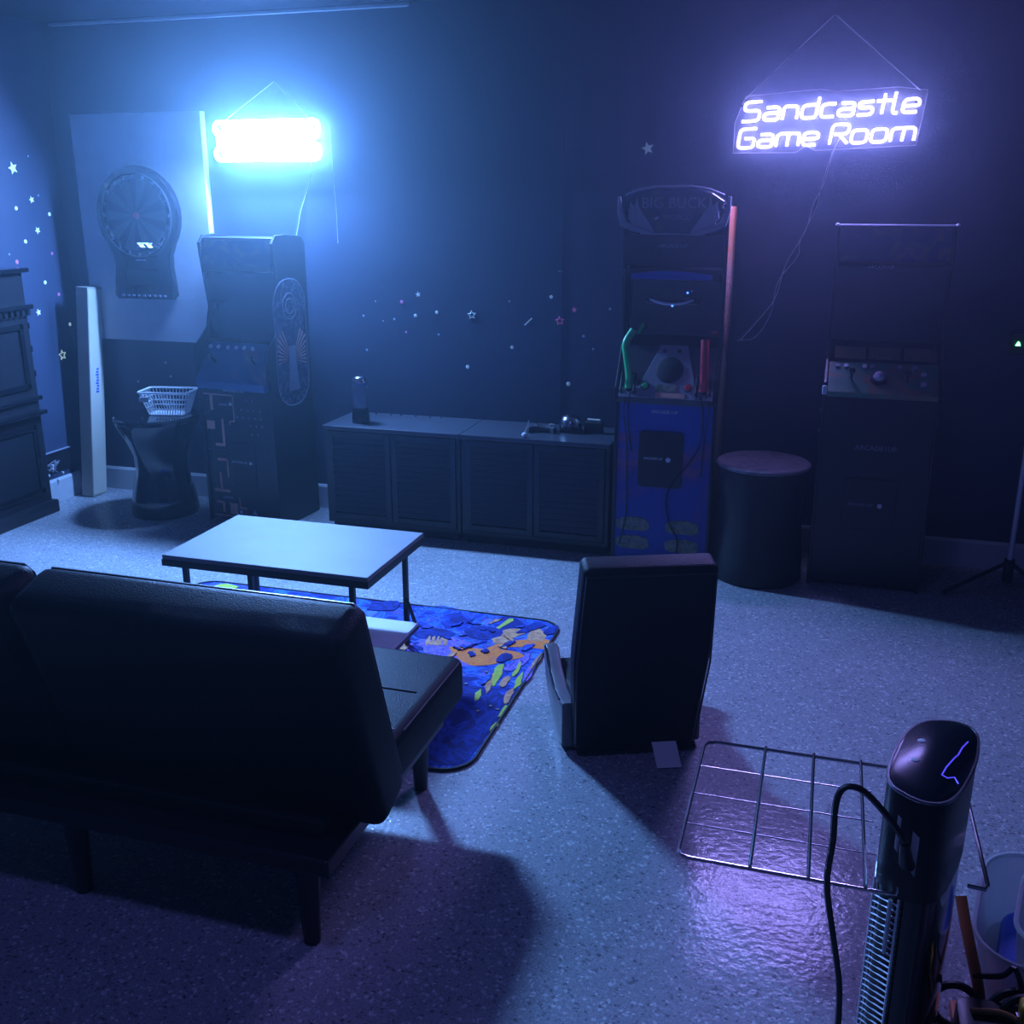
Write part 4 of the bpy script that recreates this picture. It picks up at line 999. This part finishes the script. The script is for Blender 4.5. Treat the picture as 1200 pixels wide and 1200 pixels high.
# control ring print: led line and two pale dots painted as sign reflections on the glossy top
led = [(.050, .060), (.030, .035), (.022, .022), (.005, .0), (-.002, -.030), (.008, -.038), (.018, -.034), (.025, -.050)]
led = [(.062, .075), (.050, .050), (.040, .020), (.034, .010), (.016, -.030), (.006, -.060), (.014, -.068), (.026, -.062), (.030, -.082)]
G().tube([(x, y, HT+.0005) for x, y in led], .0013, 5).out('violet_led_line', 'led_strip', ht)
for x, y in ((-.035, -.02), (-.018, .055)): G().lathe([(0, .002), (.006, .0015), (.008, 0)], (x, y, HT), 16).out('reflection_dot', 'light_print', ht)
# stickers and plug on the near end
e0 = Vector((*tp_[14], 0))*1.014; e1 = Vector((*tp_[12], 0))*1.014
a, b = Vector((*tp_[14], 0))*1.016, Vector((*tp_[13], 0))*1.02
st2 = bmesh.new(); vs = [st2.verts.new(v) for v in ((a.x, a.y, HT-.045), (a.lerp(b, 1.15).x, a.lerp(b, 1.15).y, HT-.068), (a.lerp(b, 1.15).x, a.lerp(b, 1.15).y, HT-.145), (a.x, a.y, HT-.11))]; st2.faces.new(vs)
bmesh.ops.solidify(st2, geom=st2.faces, thickness=.001)
g = G(); g._add(st2); g.out('rating_sticker', 'paper', ht, label='pale rating sticker')
# cable: leaves the head side, loops up and drops to the floor
P0 = Vector((cx_-.03, 1.60, HT-.17)) - Vector((cx_, cy_, 0))
def hp(px, py, Y): v = on_y(px, py, Y); return v - Vector((cx_, cy_, 0))
cpts = [hp(1062, 1012, 1.60), hp(1060, 988, 1.585), hp(1044, 962, 1.575), hp(1018, 932, 1.56), hp(1000, 922, 1.55), hp(986, 926, 1.55), hp(979, 945, 1.55), hp(976, 985, 1.56), hp(969, 1035, 1.57), hp(976, 1095, 1.58), hp(983, 1150, 1.58), hp(982, 1200, 1.58), hp(975, 1270, 1.56), hp(960, 1340, 1.5)]
cord(cpts, .0055).out('power_cable', 'black_plastic', ht, smooth=True)
G().tube([cpts[1], cpts[0], Vector(cpts[0])+Vector((.01, .03, -.02))], [.008, .012, .014], 10).out('strain_relief', 'black_plastic', ht, smooth=True)

# ------------------------------------------------------------ wire rack
rk = thing('wire_rack', 'chrome wire grid shelf reaching out beside the tower heater', 'rack', (0, 0, 0))
RZ = .5
k5 = (CAM_H-RZ)/CAM_H
def rz_(px, py): r = ray(px, py); t = (RZ-CAM_H)/r.z; return Vector((r.x*t, r.y*t, RZ))
c00 = rz_(802, 1003); c01 = rz_(820, 867); c10 = rz_(1062, 1052)
yn = (c00.y+c10.y)/2; yf = c01.y
xl = (c00.x+c01.x)/2
hk = [Vector((.180, yn, RZ)), Vector((.196, yn-.004, RZ+.004)), Vector((.200, yn-.002, RZ+.03))]
def round_path(pts): return pts
xr = .352
G().tube([hk[2], hk[1], hk[0], Vector((xl+.02, yn, RZ)), Vector((xl+.006, yn+.006, RZ)), Vector((xl, yn+.02, RZ)), Vector((xl, yf-.025, RZ)), Vector((xl+.008, yf-.007, RZ)), Vector((xl+.025, yf, RZ)),
          Vector((xr-.02, yf, RZ)), Vector((xr-.004, yf-.01, RZ)), Vector((xr, 1.70, RZ)), Vector((xr-.006, 1.688, RZ)), Vector((xr-.035, 1.69, RZ))], .0038, 8).out('outer_wire', 'chrome', rk, smooth=True)
for px in (883, 951, 1018):
    a = rz_(px-4, 1016 if px < 900 else (1030 if px < 1000 else 1044)); x = a.x
    G().tube([(x, yn, RZ+.006), (x, yf, RZ+.006)], .0034, 8).out('cross_wire', 'chrome', rk, smooth=True)
for f in (.25, .5, .75):
    y = yn+(yf-yn)*f
    G().tube([(xl, y, RZ), (.165, y, RZ)], .0015, 6).out('thin_wire', 'chrome', rk, smooth=True)
for x in (.262, .31): G().tube([(x, yf, RZ), (x, yf, 0)], .004, 8).out('support_leg', 'black_metal', rk, smooth=True)

# ------------------------------------------------------------ clutter at lower right
def tub(name, label, x, y, z, a, b, h, rz, content=None):
    t = thing(name, label, 'container', (x, y, z), rz)
    o0 = rrect(-a*.86, -b*.86, a*.86, b*.86, min(a, b)*.55, 8); o1 = rrect(-a, -b, a, b, min(a, b)*.6, 8)
    bm2 = bmesh.new(); R0 = [bm2.verts.new((*p, 0)) for p in o0]; R1 = [bm2.verts.new((*p, h)) for p in o1]; n_ = len(o0)
    bm2.faces.new(R0[::-1])
    for k in range(n_): bm2.faces.new((R0[k], R0[(k+1) % n_], R1[(k+1) % n_], R1[k]))
    bmesh.ops.recalc_face_normals(bm2, faces=bm2.faces); bmesh.ops.solidify(bm2, geom=list(bm2.faces), thickness=.002)
    g = G(); g._add(bm2); g.out('shell', 'clear_plastic', t, smooth=True)
    G().tube([(*p, h) for p in o1], .006, 6, closed=True).out('rim', 'clear_plastic', t, smooth=True)
    if content: G().prism(rrect(-a*.7, -b*.7, a*.7, b*.7, min(a, b)*.4, 6), 'z', .004, h*content, .01).out('contents', 'blue_lid', t)
    return t
tub('plastic_tub', 'large translucent round cornered plastic tub behind the tower heater', .60, 2.13, 0, .17, .21, .16, radians(-12), .35)
t2 = tub('plastic_tub', 'smaller translucent plastic tub set inside the large one at the right edge', .62, 2.06, .058, .125, .15, .16, radians(-14), None)
oh = thing('hand_tool', 'curved red orange plastic tool handle leaning between the heater and the tubs', 'tool', (.375, 1.95, 0))
def hpp(px, py, Y): v = on_y(px, py, Y); return v-Vector((.375, 1.95, 0))
pt = [hpp(1126, 1050, 2.02), hpp(1131, 1080, 1.99), hpp(1139, 1120, 1.96), hpp(1146, 1155, 1.94), hpp(1150, 1195, 1.93), hpp(1152, 1230, 1.93)]
pt[-1].z = 0.012
G().tube(smooth_path(pt, 4), .012, 10).out('handle', 'orange', oh, smooth=True)
G().box((-.005, -.03, 0), (.045, .03, .02), .006).out('tool_foot', 'orange', oh)
cc = thing('cable_coil', 'loose coil of thick black cable beside the orange tool handle', 'cable', (.43, 1.90, 0))
for k, (r, dz, dx) in enumerate(((.045, .05, -.062), (.060, .062, .055), (.055, .075, .07))):
    G().tube([(dx+r*cos(t_), .3*r*sin(t_*1)-.02*k, dz+.02+r*sin(t_)*.9) for t_ in [2*pi*q/28 for q in range(28)]], .0085, 8, closed=True).out('loop', 'black_plastic', cc, smooth=True)
cord([(.06, 0, .12), (.04, .02, .17), (.02, .03, .14), (-.03, .04, .12)], .006).out('cable_end', 'black_plastic', cc, smooth=True)
bg = thing('tool_bag', 'black open topped box with amber edge at the bottom right corner', 'box', (.475, 1.785, 0))
G().prism(rrect(-.115, -.10, .15, .10, .03), 'z', 0, .115, .006).out('body', 'black_plastic', bg, smooth=True)
G().tube(smooth_path([(-.09, .05, .120), (-.03, .058, .122), (.02, .035, .119), (.07, .045, .121), (.14, .045, .120)], 5), .006, 8).out('amber_edge', 'amber', bg, smooth=True)
yb = thing('tape_measure', 'small yellow tape measure on the black box at the right edge', 'tape measure', (.500, 1.84, .118))
G().box((-.03, -.02, 0), (.03, .02, .045), .010, 3).out('case', 'yellow', yb, smooth=True)
G().box((-.034, -.008, 0), (-.028, .008, .012), .001).out('tape_tab', 'chrome', yb)
